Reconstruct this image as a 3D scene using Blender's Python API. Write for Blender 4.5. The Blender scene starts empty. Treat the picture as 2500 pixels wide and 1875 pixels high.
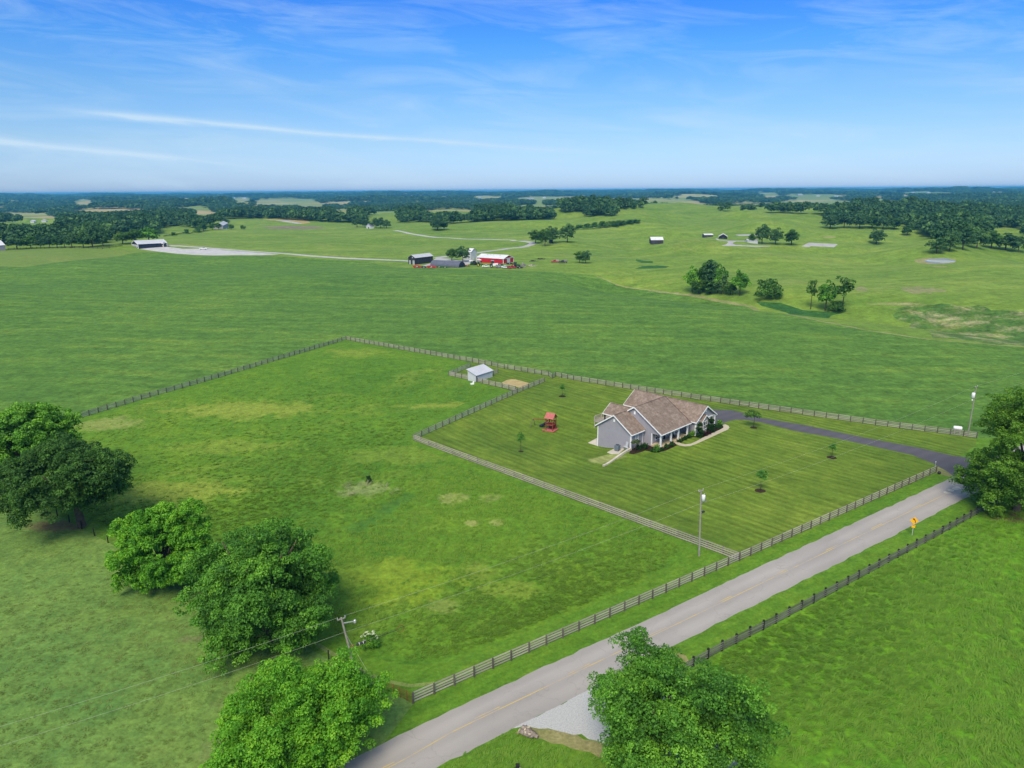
import bpy, math, random
import numpy as np
from mathutils import Vector, Matrix
from mathutils.geometry import delaunay_2d_cdt

# ---------------------------------------------------------------- clear
for blk in (bpy.data.objects, bpy.data.meshes, bpy.data.materials):
    for it in list(blk):
        blk.remove(it)
S = bpy.context.scene
C = S.collection
random.seed(7)
RNG = np.random.default_rng(11)

# ---------------------------------------------------------------- camera
FPX, CAMH = 1735.0, 51.0                     # focal length in photo pixels (2500 wide), flying height
PITCH = math.atan((937.5 - 464) / FPX)
ROLL = math.radians(0.39)
cam = bpy.data.cameras.new('camera')
cam.sensor_width = 36.0
cam.lens = FPX / 2500 * 36.0
cam.clip_start, cam.clip_end = 1.0, 60000.0
camo = bpy.data.objects.new('camera', cam)
C.objects.link(camo)
camo.matrix_world = Matrix.Translation((0, 0, CAMH)) @ Matrix.Rotation(math.pi / 2 - PITCH, 4, 'X') @ Matrix.Rotation(-ROLL, 4, 'Z')
S.camera = camo

# ---------------------------------------------------------------- light, sky, exposure
SUN_EL, SUN_AZ = math.radians(50), math.radians(196)     # azimuth clockwise from +Y: behind the camera
sun = bpy.data.lights.new('sun', 'SUN')
sun.energy = 2.4
sun.angle = math.radians(26)
sun.color = (1.0, 0.89, 0.68)
suno = bpy.data.objects.new('sun', sun)
C.objects.link(suno)
sd = Vector((math.sin(SUN_AZ) * math.cos(SUN_EL), math.cos(SUN_AZ) * math.cos(SUN_EL), math.sin(SUN_EL)))
suno.rotation_euler = sd.to_track_quat('Z', 'Y').to_euler()
suno.location = sd * 300

HAZE_D = 7.5e-5
S.view_settings.view_transform = 'Standard'
S.view_settings.look = 'None'
S.view_settings.exposure = 0.8
S.view_settings.gamma = 1.0
S.view_settings.use_curve_mapping = False
S.render.engine = 'CYCLES'
S.cycles.use_denoising = True
S.cycles.max_bounces = 5
S.cycles.diffuse_bounces = 3
S.cycles.transmission_bounces = 3
S.cycles.transparent_max_bounces = 8
S.cycles.volume_bounces = 0
S.cycles.volume_max_steps = 64
S.cycles.use_fast_gi = False


def nd(nt, typ, x=0, y=0, **kw):
    n = nt.nodes.new(typ)
    n.location = (x, y)
    for k, v in kw.items():
        if k in n.inputs and not hasattr(n, k):
            n.inputs[k].default_value = v
        else:
            setattr(n, k, v)
    return n


def lk(nt, a, b):
    nt.links.new(a, b)


def ramp(nt, stops, interp='LINEAR'):
    n = nt.nodes.new('ShaderNodeValToRGB')
    cr = n.color_ramp
    cr.interpolation = interp
    while len(cr.elements) > 1:
        cr.elements.remove(cr.elements[-1])
    for i, (p, c) in enumerate(stops):
        e = cr.elements[0] if i == 0 else cr.elements.new(p)
        e.position = p
        if isinstance(c, (int, float)):
            c = (c, c, c)
        e.color = (*c[:3], 1)
    return n


def mth(nt, op, a, b=None, clamp=False):
    n = nt.nodes.new('ShaderNodeMath')
    n.operation = op
    n.use_clamp = clamp
    for i, v in enumerate((a, b)):
        if v is None:
            continue
        if hasattr(v, 'is_output'):
            nt.links.new(v, n.inputs[i])
        else:
            n.inputs[i].default_value = v
    return n.outputs[0]


def mixc(nt, fac, a, b, typ='MIX'):
    n = nt.nodes.new('ShaderNodeMix')
    n.data_type = 'RGBA'
    n.blend_type = typ
    for s, v in ((n.inputs[0], fac), (n.inputs[6], a), (n.inputs[7], b)):
        if hasattr(v, 'is_output'):
            nt.links.new(v, s)
        elif isinstance(v, (int, float)):
            s.default_value = v
        else:
            s.default_value = (*v[:3], 1)
    return n.outputs[2]


W = bpy.data.worlds.new('World')
S.world = W
W.use_nodes = True
wt = W.node_tree
wt.nodes.clear()
wout = nd(wt, 'ShaderNodeOutputWorld')
wbg = nd(wt, 'ShaderNodeBackground')
wbg.inputs['Strength'].default_value = 0.10
sky = nd(wt, 'ShaderNodeTexSky')
sky.sky_type = 'NISHITA'
sky.sun_disc = False
sky.sun_elevation = SUN_EL
sky.sun_rotation = SUN_AZ
sky.altitude = 300
sky.air_density = 1.0
sky.dust_density = 0.6
sky.ozone_density = 2.0
wtc = nd(wt, 'ShaderNodeTexCoord')
wsx = nd(wt, 'ShaderNodeSeparateXYZ')
lk(wt, wtc.outputs['Generated'], wsx.inputs[0])
w_el = mth(wt, 'MULTIPLY', mth(wt, 'ARCSINE', wsx.outputs[2]), 180 / math.pi)
w_az = mth(wt, 'MULTIPLY', mth(wt, 'ARCTAN2', wsx.outputs[0], wsx.outputs[1]), 180 / math.pi)
# the sky of the photo, its blue filtered by height; overhead the thin cloud veil that softens the light
tr = ramp(wt, [(0.0, (.43, .59, 1.04)), (3.5 / 90, (.42, .56, .80)), (6.9 / 90, (.34, .55, .80)), (10 / 90, (.21, .52, .91)),
               (13.5 / 90, (.12, .43, 1.00)), (25 / 90, (.90, 1.08, 1.12)), (45 / 90, (2.75, 2.35, 1.85)), (1.0, (3.5, 2.75, 2.05))])
lk(wt, mth(wt, 'DIVIDE', w_el, 90.0, True), tr.inputs[0])
w_col = mixc(wt, 1.0, sky.outputs[0], tr.outputs[0], 'MULTIPLY')
# thin cirrus: stretched noise in azimuth/elevation, and two long vapour streaks
cv = nd(wt, 'ShaderNodeCombineXYZ')
lk(wt, mth(wt, 'MULTIPLY', w_az, 0.06), cv.inputs[0])
lk(wt, mth(wt, 'MULTIPLY', mth(wt, 'ADD', w_el, mth(wt, 'MULTIPLY', w_az, 0.07)), 0.36), cv.inputs[1])
cn = nd(wt, 'ShaderNodeTexNoise', Scale=1.5, Detail=7.0, Roughness=0.62, Distortion=0.8)
lk(wt, cv.outputs[0], cn.inputs['Vector'])
cr = ramp(wt, [(0.44, 0.0), (0.74, 1.0)])
lk(wt, cn.outputs[0], cr.inputs[0])
cv2 = nd(wt, 'ShaderNodeCombineXYZ')
lk(wt, mth(wt, 'MULTIPLY', w_az, 0.022), cv2.inputs[0])
lk(wt, mth(wt, 'MULTIPLY', w_el, 0.11), cv2.inputs[1])
cn2 = nd(wt, 'ShaderNodeTexNoise', Scale=2.2, Detail=3.0, Roughness=0.5)
lk(wt, cv2.outputs[0], cn2.inputs['Vector'])
cr2 = ramp(wt, [(0.34, 0.3), (0.56, 1.0)])
lk(wt, cn2.outputs[0], cr2.inputs[0])
cl = mth(wt, 'MULTIPLY', mth(wt, 'MULTIPLY', cr.outputs[0], cr2.outputs[0]), 0.42)


def streak(m, c, a0, a1, wid, amp):
    d = mth(wt, 'SUBTRACT', w_el, mth(wt, 'ADD', mth(wt, 'MULTIPLY', w_az, m), c))
    d = mth(wt, 'ADD', d, mth(wt, 'MULTIPLY', mth(wt, 'SUBTRACT', cn2.outputs[0], 0.5), 1.2))
    d = mth(wt, 'ADD', d, mth(wt, 'MULTIPLY', mth(wt, 'SUBTRACT', cn.outputs[0], 0.5), 0.5))
    g = mth(wt, 'EXPONENT', mth(wt, 'MULTIPLY', mth(wt, 'POWER', mth(wt, 'DIVIDE', mth(wt, 'ABSOLUTE', d), wid), 1.6), -1.0))
    r = ramp(wt, [(0.0, 0.0), (0.18, 0.9), (0.4, 1.0), (0.7, 0.55), (1.0, 0.0)], 'EASE')
    lk(wt, mth(wt, 'DIVIDE', mth(wt, 'SUBTRACT', w_az, a0), a1 - a0), r.inputs[0])
    return mth(wt, 'MULTIPLY', mth(wt, 'MULTIPLY', g, r.outputs[0]), mth(wt, 'MULTIPLY', mth(wt, 'ADD', cn.outputs[0], 0.35), amp))


STREAKS = []
for (xa, ya, xb, yb, wid, amp, e0, e1) in [(0, 340, 560, 396, 0.20, 1.15, -54, -15), (230, 277, 1300, 362, 0.17, 0.95, -33, 13)]:
    def azel(px, py):
        v = camo.matrix_world.to_3x3() @ Vector(((px - 1250) / FPX, -(py - 937.5) / FPX, -1)).normalized()
        return math.degrees(math.atan2(v.x, v.y)), math.degrees(math.asin(v.z))
    (aa, ea), (ab, eb) = azel(xa, ya), azel(xb, yb)
    m_ = (eb - ea) / (ab - aa)
    STREAKS.append(streak(m_, ea - m_ * aa, e0, e1, wid, amp))
for s_ in STREAKS:
    cl = mth(wt, 'ADD', cl, s_)
w_col = mixc(wt, mth(wt, 'MINIMUM', cl, 0.8), w_col, (3.5, 4.55, 5.5))
lk(wt, w_col, wbg.inputs[0])
lk(wt, wbg.outputs[0], wout.inputs[0])

# ---------------------------------------------------------------- terrain height
HO = np.array([30.051, 136.186])                    # house origin: the left front porch post
HA = math.radians(44.5)
HU = np.array([math.cos(HA), math.sin(HA)])         # along the porch
HV = np.array([-math.sin(HA), math.cos(HA)])        # towards the rear of the house


def sstep(a, b, x):
    t = np.clip((x - a) / (b - a), 0, 1)
    return t * t * (3 - 2 * t)


def sines(seed, lam):
    r = np.random.default_rng(seed)
    out = []
    for i in range(7):
        th = r.uniform(0, 2 * math.pi)
        k = 2 * math.pi / (lam * r.uniform(0.7, 1.5))
        out.append((k * math.cos(th), k * math.sin(th), r.uniform(0, 6.28)))
    return out


SN = {s: sines(s, l) for s, l in ((1, 170), (2, 430), (3, 1500), (4, 3600), (5, 135), (6, 620))}


def sn(s, x, y):
    return sum(np.sin(a * x + b * y + c) for a, b, c in SN[s]) / 2.65


GUL = [(60, 420), (108, 362), (130, 340), (165, 312), (205, 270), (262, 235)]


def terr(x, y):
    x = np.asarray(x, float)
    y = np.asarray(y, float)
    d = np.hypot(x, y)
    z = 1.5 * sn(1, x, y) * sstep(270, 480, d) * (1 - sstep(2500, 4000, d))
    z = z + (0.9 + 3.9 * sstep(-40, 140, x)) * sn(5, x, y) * sstep(470, 700, d) * (1 - sstep(1400, 2200, d))
    z = z + 4.5 * sn(2, x, y) * sstep(620, 1500, d) * (1 - .5 * sstep(4000, 8000, d))
    z = z + 12 * sn(3, x, y) * sstep(1500, 3600, d) - 13 * sstep(1500, 2300, d) + 11 * sstep(3200, 9000, d)
    z = z + 8 * sn(4, x, y) * sstep(3500, 8000, d)
    z = z + 23 * np.exp(-((x - 330) / 330) ** 2 - ((y - 1330) / 270) ** 2)
    z = z + 6 * np.exp(-((x + 380) / 200) ** 2 - ((y - 660) / 130) ** 2)
    # gully at the right behind the crop field
    g = np.full(x.shape, 1e9)
    for (ax, ay), (bx, by) in zip(GUL[:-1], GUL[1:]):
        vx, vy = bx - ax, by - ay
        t = np.clip(((x - ax) * vx + (y - ay) * vy) / (vx * vx + vy * vy), 0, 1)
        g = np.minimum(g, np.hypot(x - ax - t * vx, y - ay - t * vy))
    z = z - 8.0 * np.exp(-(g / 28) ** 2)
    # ground falls away left of and behind the house
    hx, hy = x - HO[0], y - HO[1]
    u, v = hx * HU[0] + hy * HU[1], hx * HV[0] + hy * HV[1]
    s = np.maximum(sstep(4.0, 11.5, v) * sstep(3.0, -5.0, u + 0.0 * v), sstep(-4.5, -13.5, u) * sstep(1.5, 4.2, v))
    s = np.maximum(s, sstep(12.0, 17.0, v) * sstep(12, 2, u))
    s = np.maximum(s, sstep(-4.5, -16, u) * sstep(-10, 3, v) * 0.9)
    z = z - 1.5 * s * np.exp(-((u + 7) / 15) ** 4 - ((v - 12) / 20) ** 4)
    return z


CM = np.array(camo.matrix_world)[:3, :3]
TS = np.concatenate([np.linspace(40, 420, 200), 420 * 1.0085 ** np.arange(1, 430)])


def ray(px, py):
    d = CM @ np.array([(px - 1250) / FPX, -(py - 937.5) / FPX, -1.0])
    return d


def gp(px, py, zoff=0.0):
    """the point of the terrain seen at a pixel of the photograph"""
    d = ray(px, py)
    z = CAMH + d[2] * TS - terr(d[0] * TS, d[1] * TS) - zoff
    k = np.nonzero(z <= 0)[0]
    if len(k) == 0:
        t = TS[-1]
    else:
        lo, hi = TS[max(k[0] - 1, 0)], TS[k[0]]
        for _ in range(24):
            m = (lo + hi) / 2
            if CAMH + d[2] * m - float(terr(d[0] * m, d[1] * m)) - zoff > 0:
                lo = m
            else:
                hi = m
        t = hi
    return np.array([d[0] * t, d[1] * t])


def z_at(p):
    return float(terr(p[0], p[1]))


def top_z(p, py, px=None):
    """height of the point straight above p whose picture row is py"""
    zl, zh = -20.0, 90.0
    for _ in range(40):
        m = (zl + zh) / 2
        q = CM.T @ (np.array([p[0], p[1], m]) - np.array([0, 0, CAMH]))
        y = 937.5 - FPX * q[1] / -q[2]
        if y > py:
            zl = m
        else:
            zh = m
    return (zl + zh) / 2


def proj(p):
    q = CM.T @ (np.asarray(p, float) - np.array([0, 0, CAMH]))
    return 1250 + FPX * q[0] / -q[2], 937.5 - FPX * q[1] / -q[2]


def mpp(p):
    """metres per photo pixel at a ground point"""
    q = CM.T @ (np.array([p[0], p[1], z_at(p)]) - np.array([0, 0, CAMH]))
    return -q[2] / FPX


def GPS(*pts):
    return [tuple(gp(*p)) for p in pts]


def zm(x0, y0, s):
    return lambda *pts: [(x0 + x * s, y0 + y * s) for x, y in pts]


# ---------------------------------------------------------------- materials
def newmat(name):
    m = bpy.data.materials.new(name)
    m.use_nodes = True
    nt = m.node_tree
    nt.nodes.clear()
    out = nt.nodes.new('ShaderNodeOutputMaterial')
    return m, nt, out


def bsdf(nt, out, rough=0.8, spec=0.3, metal=0.0):
    b = nt.nodes.new('ShaderNodeBsdfPrincipled')
    b.inputs['Roughness'].default_value = rough
    b.inputs['Specular IOR Level'].default_value = spec
    b.inputs['Metallic'].default_value = metal
    lk(nt, b.outputs[0], out.inputs[0])
    return b


def noise(nt, vec, scale, detail=4.0, rough=0.55, dist=0.0, sc3=None, rotz=0.0):
    n = nt.nodes.new('ShaderNodeTexNoise')
    n.inputs['Scale'].default_value = scale
    n.inputs['Detail'].default_value = detail
    n.inputs['Roughness'].default_value = rough
    n.inputs['Distortion'].default_value = dist
    if sc3 or rotz:
        mp = nt.nodes.new('ShaderNodeMapping')
        mp.vector_type = 'TEXTURE' if False else 'POINT'
        # rotate first, then stretch
        r = nt.nodes.new('ShaderNodeVectorRotate')
        r.rotation_type = 'Z_AXIS'
        r.inputs['Angle'].default_value = -rotz
        lk(nt, vec, r.inputs['Vector'])
        mp.inputs['Scale'].default_value = sc3 or (1, 1, 1)
        lk(nt, r.outputs[0], mp.inputs['Vector'])
        lk(nt, mp.outputs[0], n.inputs['Vector'])
    else:
        lk(nt, vec, n.inputs['Vector'])
    return n.outputs[0]


def objvec(nt):
    g = nt.nodes.new('ShaderNodeNewGeometry')
    return g.outputs['Position']


def grass_mat(name, dark, mid, light, dry=None, dry_amt=0.0, big=0.02, med=0.18, fine=2.2, fine_amt=0.45, stripes=None, bump=0.35, streak=None,
              dry_scale=0.05, soil=None, soil_amt=0.0, spots=()):
    m, nt, out = newmat(name)
    b = bsdf(nt, out, 0.9, 0.12)
    v = objvec(nt)
    nb = noise(nt, v, big, 4, 0.6)
    nm = noise(nt, v, med, 5, 0.65, 0.4)
    nf = noise(nt, v, fine, 5, 0.7)
    rb = ramp(nt, [(0.30, dark), (0.52, mid), (0.72, light)])
    f = mth(nt, 'ADD', mth(nt, 'MULTIPLY', nb, 0.55), mth(nt, 'MULTIPLY', nm, 0.45))
    if streak:
        ns = noise(nt, v, streak[0], 4, 0.6, 0.3, (1, streak[1], 1), streak[2])
        f = mth(nt, 'ADD', mth(nt, 'MULTIPLY', f, 1 - streak[3]), mth(nt, 'MULTIPLY', ns, streak[3]))
    lk(nt, f, rb.inputs[0])
    col = rb.outputs[0]
    if dry is not None:
        nd1 = noise(nt, v, dry_scale, 5, 0.62, 0.6)
        nd2 = noise(nt, v, dry_scale * 6, 5, 0.7)
        g = mth(nt, 'ADD', mth(nt, 'MULTIPLY', nd1, 0.72), mth(nt, 'MULTIPLY', nd2, 0.28))
        lo = 0.66 - 0.26 * dry_amt
        rd = ramp(nt, [(lo, 0.0), (lo + 0.16, 1.0)])
        lk(nt, g, rd.inputs[0])
        col = mixc(nt, mth(nt, 'MULTIPLY', rd.outputs[0], 0.85), col, dry)
    for (sx, sy, sr, scol, samt) in spots:
        # a patch of other plants: a soft round area broken up by noise
        vm = nt.nodes.new('ShaderNodeVectorMath')
        vm.operation = 'SUBTRACT'
        lk(nt, v, vm.inputs[0])
        vm.inputs[1].default_value = (sx, sy, 0)
        v2 = nt.nodes.new('ShaderNodeVectorMath')
        v2.operation = 'MULTIPLY'
        lk(nt, vm.outputs[0], v2.inputs[0])
        v2.inputs[1].default_value = (1 / sr[0], 1 / sr[1], 0)
        ln = nt.nodes.new('ShaderNodeVectorMath')
        ln.operation = 'LENGTH'
        lk(nt, v2.outputs[0], ln.inputs[0])
        nn = noise(nt, v, 0.22, 5, 0.7, 0.5)
        q = mth(nt, 'SUBTRACT', mth(nt, 'ADD', 1.0, mth(nt, 'MULTIPLY', mth(nt, 'SUBTRACT', nn, 0.5), 2.6)), ln.outputs['Value'])
        rs = ramp(nt, [(0.0, 0.0), (0.45, samt)])
        lk(nt, q, rs.inputs[0])
        col = mixc(nt, rs.outputs[0], col, scol)
    if soil is not None:
        n1 = noise(nt, v, 0.35, 5, 0.7, 0.5)
        r1 = ramp(nt, [(0.72 - 0.2 * soil_amt, 0.0), (0.80, 0.8)])
        lk(nt, n1, r1.inputs[0])
        col = mixc(nt, r1.outputs[0], col, soil)
    if stripes:
        ang, per, amt = stripes
        r = nt.nodes.new('ShaderNodeVectorRotate')
        r.rotation_type = 'Z_AXIS'
        r.inputs['Angle'].default_value = -ang
        lk(nt, v, r.inputs['Vector'])
        sx = nt.nodes.new('ShaderNodeSeparateXYZ')
        lk(nt, r.outputs[0], sx.inputs[0])
        wob = mth(nt, 'MULTIPLY', mth(nt, 'SUBTRACT', noise(nt, v, 0.05, 2), 0.5), 3.0)
        ph = mth(nt, 'MULTIPLY', mth(nt, 'ADD', sx.outputs[1], wob), 2 * math.pi / per)
        s1 = mth(nt, 'MULTIPLY', mth(nt, 'SINE', ph), mth(nt, 'MULTIPLY', noise(nt, v, 0.10, 4, 0.6, 0, (0.4, 1, 1), ang), 0.9))
        cv_ = nt.nodes.new('ShaderNodeCombineXYZ')
        lk(nt, mth(nt, 'MULTIPLY', sx.outputs[0], 0.085), cv_.inputs[0])
        lk(nt, mth(nt, 'MULTIPLY', mth(nt, 'ADD', sx.outputs[1], wob), 1.05), cv_.inputs[1])
        n1 = nt.nodes.new('ShaderNodeTexNoise')
        n1.inputs['Scale'].default_value = 1.0
        n1.inputs['Detail'].default_value = 3.0
        lk(nt, cv_.outputs[0], n1.inputs['Vector'])
        s = mth(nt, 'ADD', s1, mth(nt, 'MULTIPLY', mth(nt, 'SUBTRACT', n1.outputs[0], 0.5), 4.2))
        s = mth(nt, 'ADD', 1.0, mth(nt, 'MULTIPLY', s, amt))
        cc = nt.nodes.new('ShaderNodeCombineColor')
        for i in range(3):
            lk(nt, s, cc.inputs[i])
        col = mixc(nt, 1.0, col, cc.outputs[0], 'MULTIPLY')
    ff = mth(nt, 'ADD', 1 - fine_amt, mth(nt, 'MULTIPLY', nf, fine_amt * 2.0))
    nf2 = noise(nt, v, fine * 0.28, 4, 0.7)
    ff = mth(nt, 'MULTIPLY', ff, mth(nt, 'ADD', 1 - fine_amt * 0.9, mth(nt, 'MULTIPLY', nf2, fine_amt * 1.8)))
    cc = nt.nodes.new('ShaderNodeCombineColor')
    for i in range(3):
        lk(nt, ff, cc.inputs[i])
    col = mixc(nt, 1.0, col, cc.outputs[0], 'MULTIPLY')
    lk(nt, col, b.inputs['Base Color'])
    if bump:
        bp = nt.nodes.new('ShaderNodeBump')
        bp.inputs['Strength'].default_value = bump
        bp.inputs['Distance'].default_value = 0.25
        lk(nt, mth(nt, 'ADD', nf, mth(nt, 'MULTIPLY', nf2, 2.0)), bp.inputs['Height'])
        lk(nt, bp.outputs[0], b.inputs['Normal'])
    return m


def plain_mat(name, col, rough=0.7, spec=0.3, var=0.15, scale=3.0, metal=0.0, bump=0.0, col2=None, sc3=None, local=True):
    m, nt, out = newmat(name)
    b = bsdf(nt, out, rough, spec, metal)
    if local:
        tc = nt.nodes.new('ShaderNodeTexCoord')
        v = tc.outputs['Object']
    else:
        v = objvec(nt)
    n = noise(nt, v, scale, 5, 0.65, 0.2, sc3)
    c2 = col2 or tuple(c * (1 - var) for c in col)
    r = ramp(nt, [(0.32, c2), (0.68, tuple(min(1, c * (1 + var * 0.6)) for c in col))])
    lk(nt, n, r.inputs[0])
    oi = nt.nodes.new('ShaderNodeObjectInfo')
    f = mth(nt, 'ADD', 1 - var * 0.7, mth(nt, 'MULTIPLY', oi.outputs['Random'], var * 1.4))
    cc = nt.nodes.new('ShaderNodeCombineColor')
    for i in range(3):
        lk(nt, f, cc.inputs[i])
    lk(nt, mixc(nt, 1.0, r.outputs[0], cc.outputs[0], 'MULTIPLY'), b.inputs['Base Color'])
    if bump:
        bp = nt.nodes.new('ShaderNodeBump')
        bp.inputs['Strength'].default_value = bump
        bp.inputs['Distance'].default_value = 0.05
        lk(nt, n, bp.inputs['Height'])
        lk(nt, bp.outputs[0], b.inputs['Normal'])
    return m


def road_mat(name, base, crack=True):
    m, nt, out = newmat(name)
    b = bsdf(nt, out, 0.85, 0.2)
    v = objvec(nt)
    n1 = noise(nt, v, 0.09, 5, 0.6, 0.5)
    n2 = noise(nt, v, 9.0, 3, 0.7)
    n3 = noise(nt, v, 0.5, 5, 0.65, 0.0, (0.12, 1, 1), math.radians(34.5))
    r = ramp(nt, [(0.3, tuple(c * 0.82 for c in base)), (0.7, tuple(c * 1.12 for c in base))])
    f = mth(nt, 'ADD', mth(nt, 'MULTIPLY', n1, 0.45), mth(nt, 'ADD', mth(nt, 'MULTIPLY', n3, 0.35), mth(nt, 'MULTIPLY', n2, 0.2)))
    lk(nt, f, r.inputs[0])
    col = r.outputs[0]
    # wheel tracks: slightly darker bands along the road
    r_ = nt.nodes.new('ShaderNodeVectorRotate')
    r_.rotation_type = 'Z_AXIS'
    r_.inputs['Angle'].default_value = -math.radians(34.4)
    lk(nt, v, r_.inputs['Vector'])
    sx_ = nt.nodes.new('ShaderNodeSeparateXYZ')
    lk(nt, r_.outputs[0], sx_.inputs[0])
    tk = mth(nt, 'SINE', mth(nt, 'MULTIPLY', mth(nt, 'ADD', sx_.outputs[1], mth(nt, 'MULTIPLY', n1, .8)), 2 * math.pi / 2.6))
    tk = mth(nt, 'ADD', 1.0, mth(nt, 'MULTIPLY', mth(nt, 'MULTIPLY', tk, n3), .12))
    ct = nt.nodes.new('ShaderNodeCombineColor')
    for i in range(3):
        lk(nt, tk, ct.inputs[i])
    col = mixc(nt, 1.0, col, ct.outputs[0], 'MULTIPLY')
    if crack:
        vo = nt.nodes.new('ShaderNodeTexVoronoi')
        vo.feature = 'DISTANCE_TO_EDGE'
        vo.inputs['Scale'].default_value = 0.16
        nv = nt.nodes.new('ShaderNodeVectorMath')
        nv.operation = 'ADD'
        lk(nt, v, nv.inputs[0])
        nz = nt.nodes.new('ShaderNodeTexNoise')
        nz.inputs['Scale'].default_value = 0.35
        nz.inputs['Detail'].default_value = 4
        lk(nt, v, nz.inputs['Vector'])
        sc = nt.nodes.new('ShaderNodeVectorMath')
        sc.operation = 'SCALE'
        sc.inputs['Scale'].default_value = 5.0
        lk(nt, nz.outputs['Color'], sc.inputs[0])
        lk(nt, sc.outputs[0], nv.inputs[1])
        lk(nt, nv.outputs[0], vo.inputs['Vector'])
        rc = ramp(nt, [(0.0, 0.45), (0.012, 0.0)])
        lk(nt, vo.outputs['Distance'], rc.inputs[0])
        col = mixc(nt, mth(nt, 'MULTIPLY', rc.outputs[0], n1), col, tuple(c * 0.45 for c in base))
    lk(nt, col, b.inputs['Base Color'])
    bp = nt.nodes.new('ShaderNodeBump')
    bp.inputs['Strength'].default_value = 0.2
    bp.inputs['Distance'].default_value = 0.02
    lk(nt, n2, bp.inputs['Height'])
    lk(nt, bp.outputs[0], b.inputs['Normal'])
    return m
# ---------------------------------------------------------------- ground: one sheet, split by what grows or lies on it
A0, A1, J = (-10.4, 62.0), (78.4, 122.5), (32.1, 90.65)
D0, E1, K, CJ, C1 = (-20.9, 142.1), (8.9, 188.7), (-58.8, 247.8), (-1.4, 203.4), (97.6, 141.0)
L0 = (-113.5, 134.0)
RT = [(-90, -4), (-45, 32.6), (-26, 46.6), (-12.5, 56.6), (-6.5, 61.0), (1.2, 66.3), (9.9, 72.2), (20.1, 79.1), (32.1, 87.4), (49.5, 99.35), (80.6, 120.6), (110, 140.7), (420, 352)]
RB = [(-86, -12), (-41, 28.2), (-22, 42.6), (-7.6, 53.2), (-6.0, 54.5), (-0.4, 58.2), (1.9, 59.8), (10, 65.5), (19.9, 72.3), (29.3, 78.7), (42.4, 87.5), (60.5, 99.9), (84.4, 116.4), (114, 136.7), (424, 347)]
RJ = np.random.default_rng(41)


def ragged(line, step=1.3, amp=.075):
    out = []
    for a, b in zip(line[:-1], line[1:]):
        a, b = np.array(a), np.array(b)
        L_ = np.linalg.norm(b - a)
        n_ = max(1, int(min(L_, 200) / step)) if L_ < 60 else 1
        nn = np.array([-(b - a)[1], (b - a)[0]]) / L_
        out += [tuple(a + (b - a) * i / n_ + nn * RJ.normal() * amp * (i > 0)) for i in range(n_)]
    return out + [tuple(line[-1])]


road_poly = ragged(RT) + ragged(RB)[::-1]


def H(u, v):
    """house coordinates (along the porch, towards the rear) to the world"""
    q = HO + HU * u + HV * v
    return (q[0], q[1])


zD = zm(1700, 1000, 0.33906)
zA = zm(1400, 900, 0.20344)
zB = zm(1600, 960, 200 / 2212)
zC = zm(1440, 1030, 200 / 2212)
zE = zm(1050, 860, 0.15823)
zL = zm(0, 440, 0.28255)
zM = zm(600, 440, 0.31646)
zR = zm(1250, 440, 0.29385)
zQ = zm(1850, 440, 0.29385)
zF = zm(1850, 680, 0.29385)
zG = zm(1100, 1720, 0.18083)
zN = zm(1130, 590, 180 / 2212)
zO = zm(970, 590, 180 / 2212)
zV = zm(1640, 620, 280 / 2212)
zW = zm(1700, 560, 260 / 2212)
zP = zm(1250, 560, 200 / 2212)


def strip(pts, w):
    """a lane of width w along a polyline of world points"""
    p = np.array(pts, float)
    t = np.gradient(p, axis=0)
    t /= np.linalg.norm(t, axis=1)[:, None]
    n = np.stack([-t[:, 1], t[:, 0]], 1)
    return [tuple(q) for q in p + n * w / 2] + [tuple(q) for q in (p - n * w / 2)[::-1]]


def ell(cx, cy, rx, ry, n=26, jit=0.0, seed=0):
    """an uneven patch round a photo pixel"""
    r = np.random.default_rng(seed)
    out = []
    for i in range(n):
        a = 2 * math.pi * i / n
        k = 1 + jit * r.uniform(-1, 1)
        out.append((cx + rx * k * math.cos(a), cy + ry * k * math.sin(a)))
    return GPS(*out)


def disc(p, r, n=14, jit=0.12, seed=0):
    g = np.random.default_rng(seed)
    return [(p[0] + r * (1 + jit * g.uniform(-1, 1)) * math.cos(2 * math.pi * i / n), p[1] + r * (1 + jit * g.uniform(-1, 1)) * math.sin(2 * math.pi * i / n)) for i in range(n)]


crop_edge = [(1452, 672), (1502, 694), (1570, 707), (1640, 717), (1678, 721.5), (1766, 739), (1830, 750), (1918, 767), (1997, 783), (2114, 806), (2276, 830), (2379, 838), (2520, 850)]
crop_poly = [(-400, 130), (-600, 420), (-470, 640)] + GPS((-40, 650), (60, 652), (200, 634), (330, 617), (400, 616), (520, 625), (640, 624), (720, 628), (900, 640), (960, 652), (1130, 657), (1290, 662)) + GPS(*crop_edge) + [(330, 250), (420, 352 + 30), (110, 142)]
crop_poly = crop_poly + [C1, CJ, K, L0]
# field margin of dry grass along the crop
e = [gp(*p) for p in crop_edge]
RM = random.Random(9)
em = np.array(e)
em = np.array([(np.interp(t_, np.arange(len(em)), em[:, 0]), np.interp(t_, np.arange(len(em)), em[:, 1])) for t_ in np.arange(0, len(em) - 1, .12)])
en = np.gradient(em, axis=0)
en = np.stack([-en[:, 1], en[:, 0]], 1) / np.linalg.norm(en, axis=1)[:, None]
mw_ = np.array([max(.3, 3.2 * math.exp(-((i / len(em) - .42) / .22) ** 2) + RM.uniform(-.6, 1.0)) for i in range(len(em))])
margin = [tuple(q - n_ * RM.uniform(0, .8)) for q, n_ in zip(em, en)] + [tuple(q + n_ * w_) for q, n_, w_ in zip(em, en, mw_)][::-1]

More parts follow.
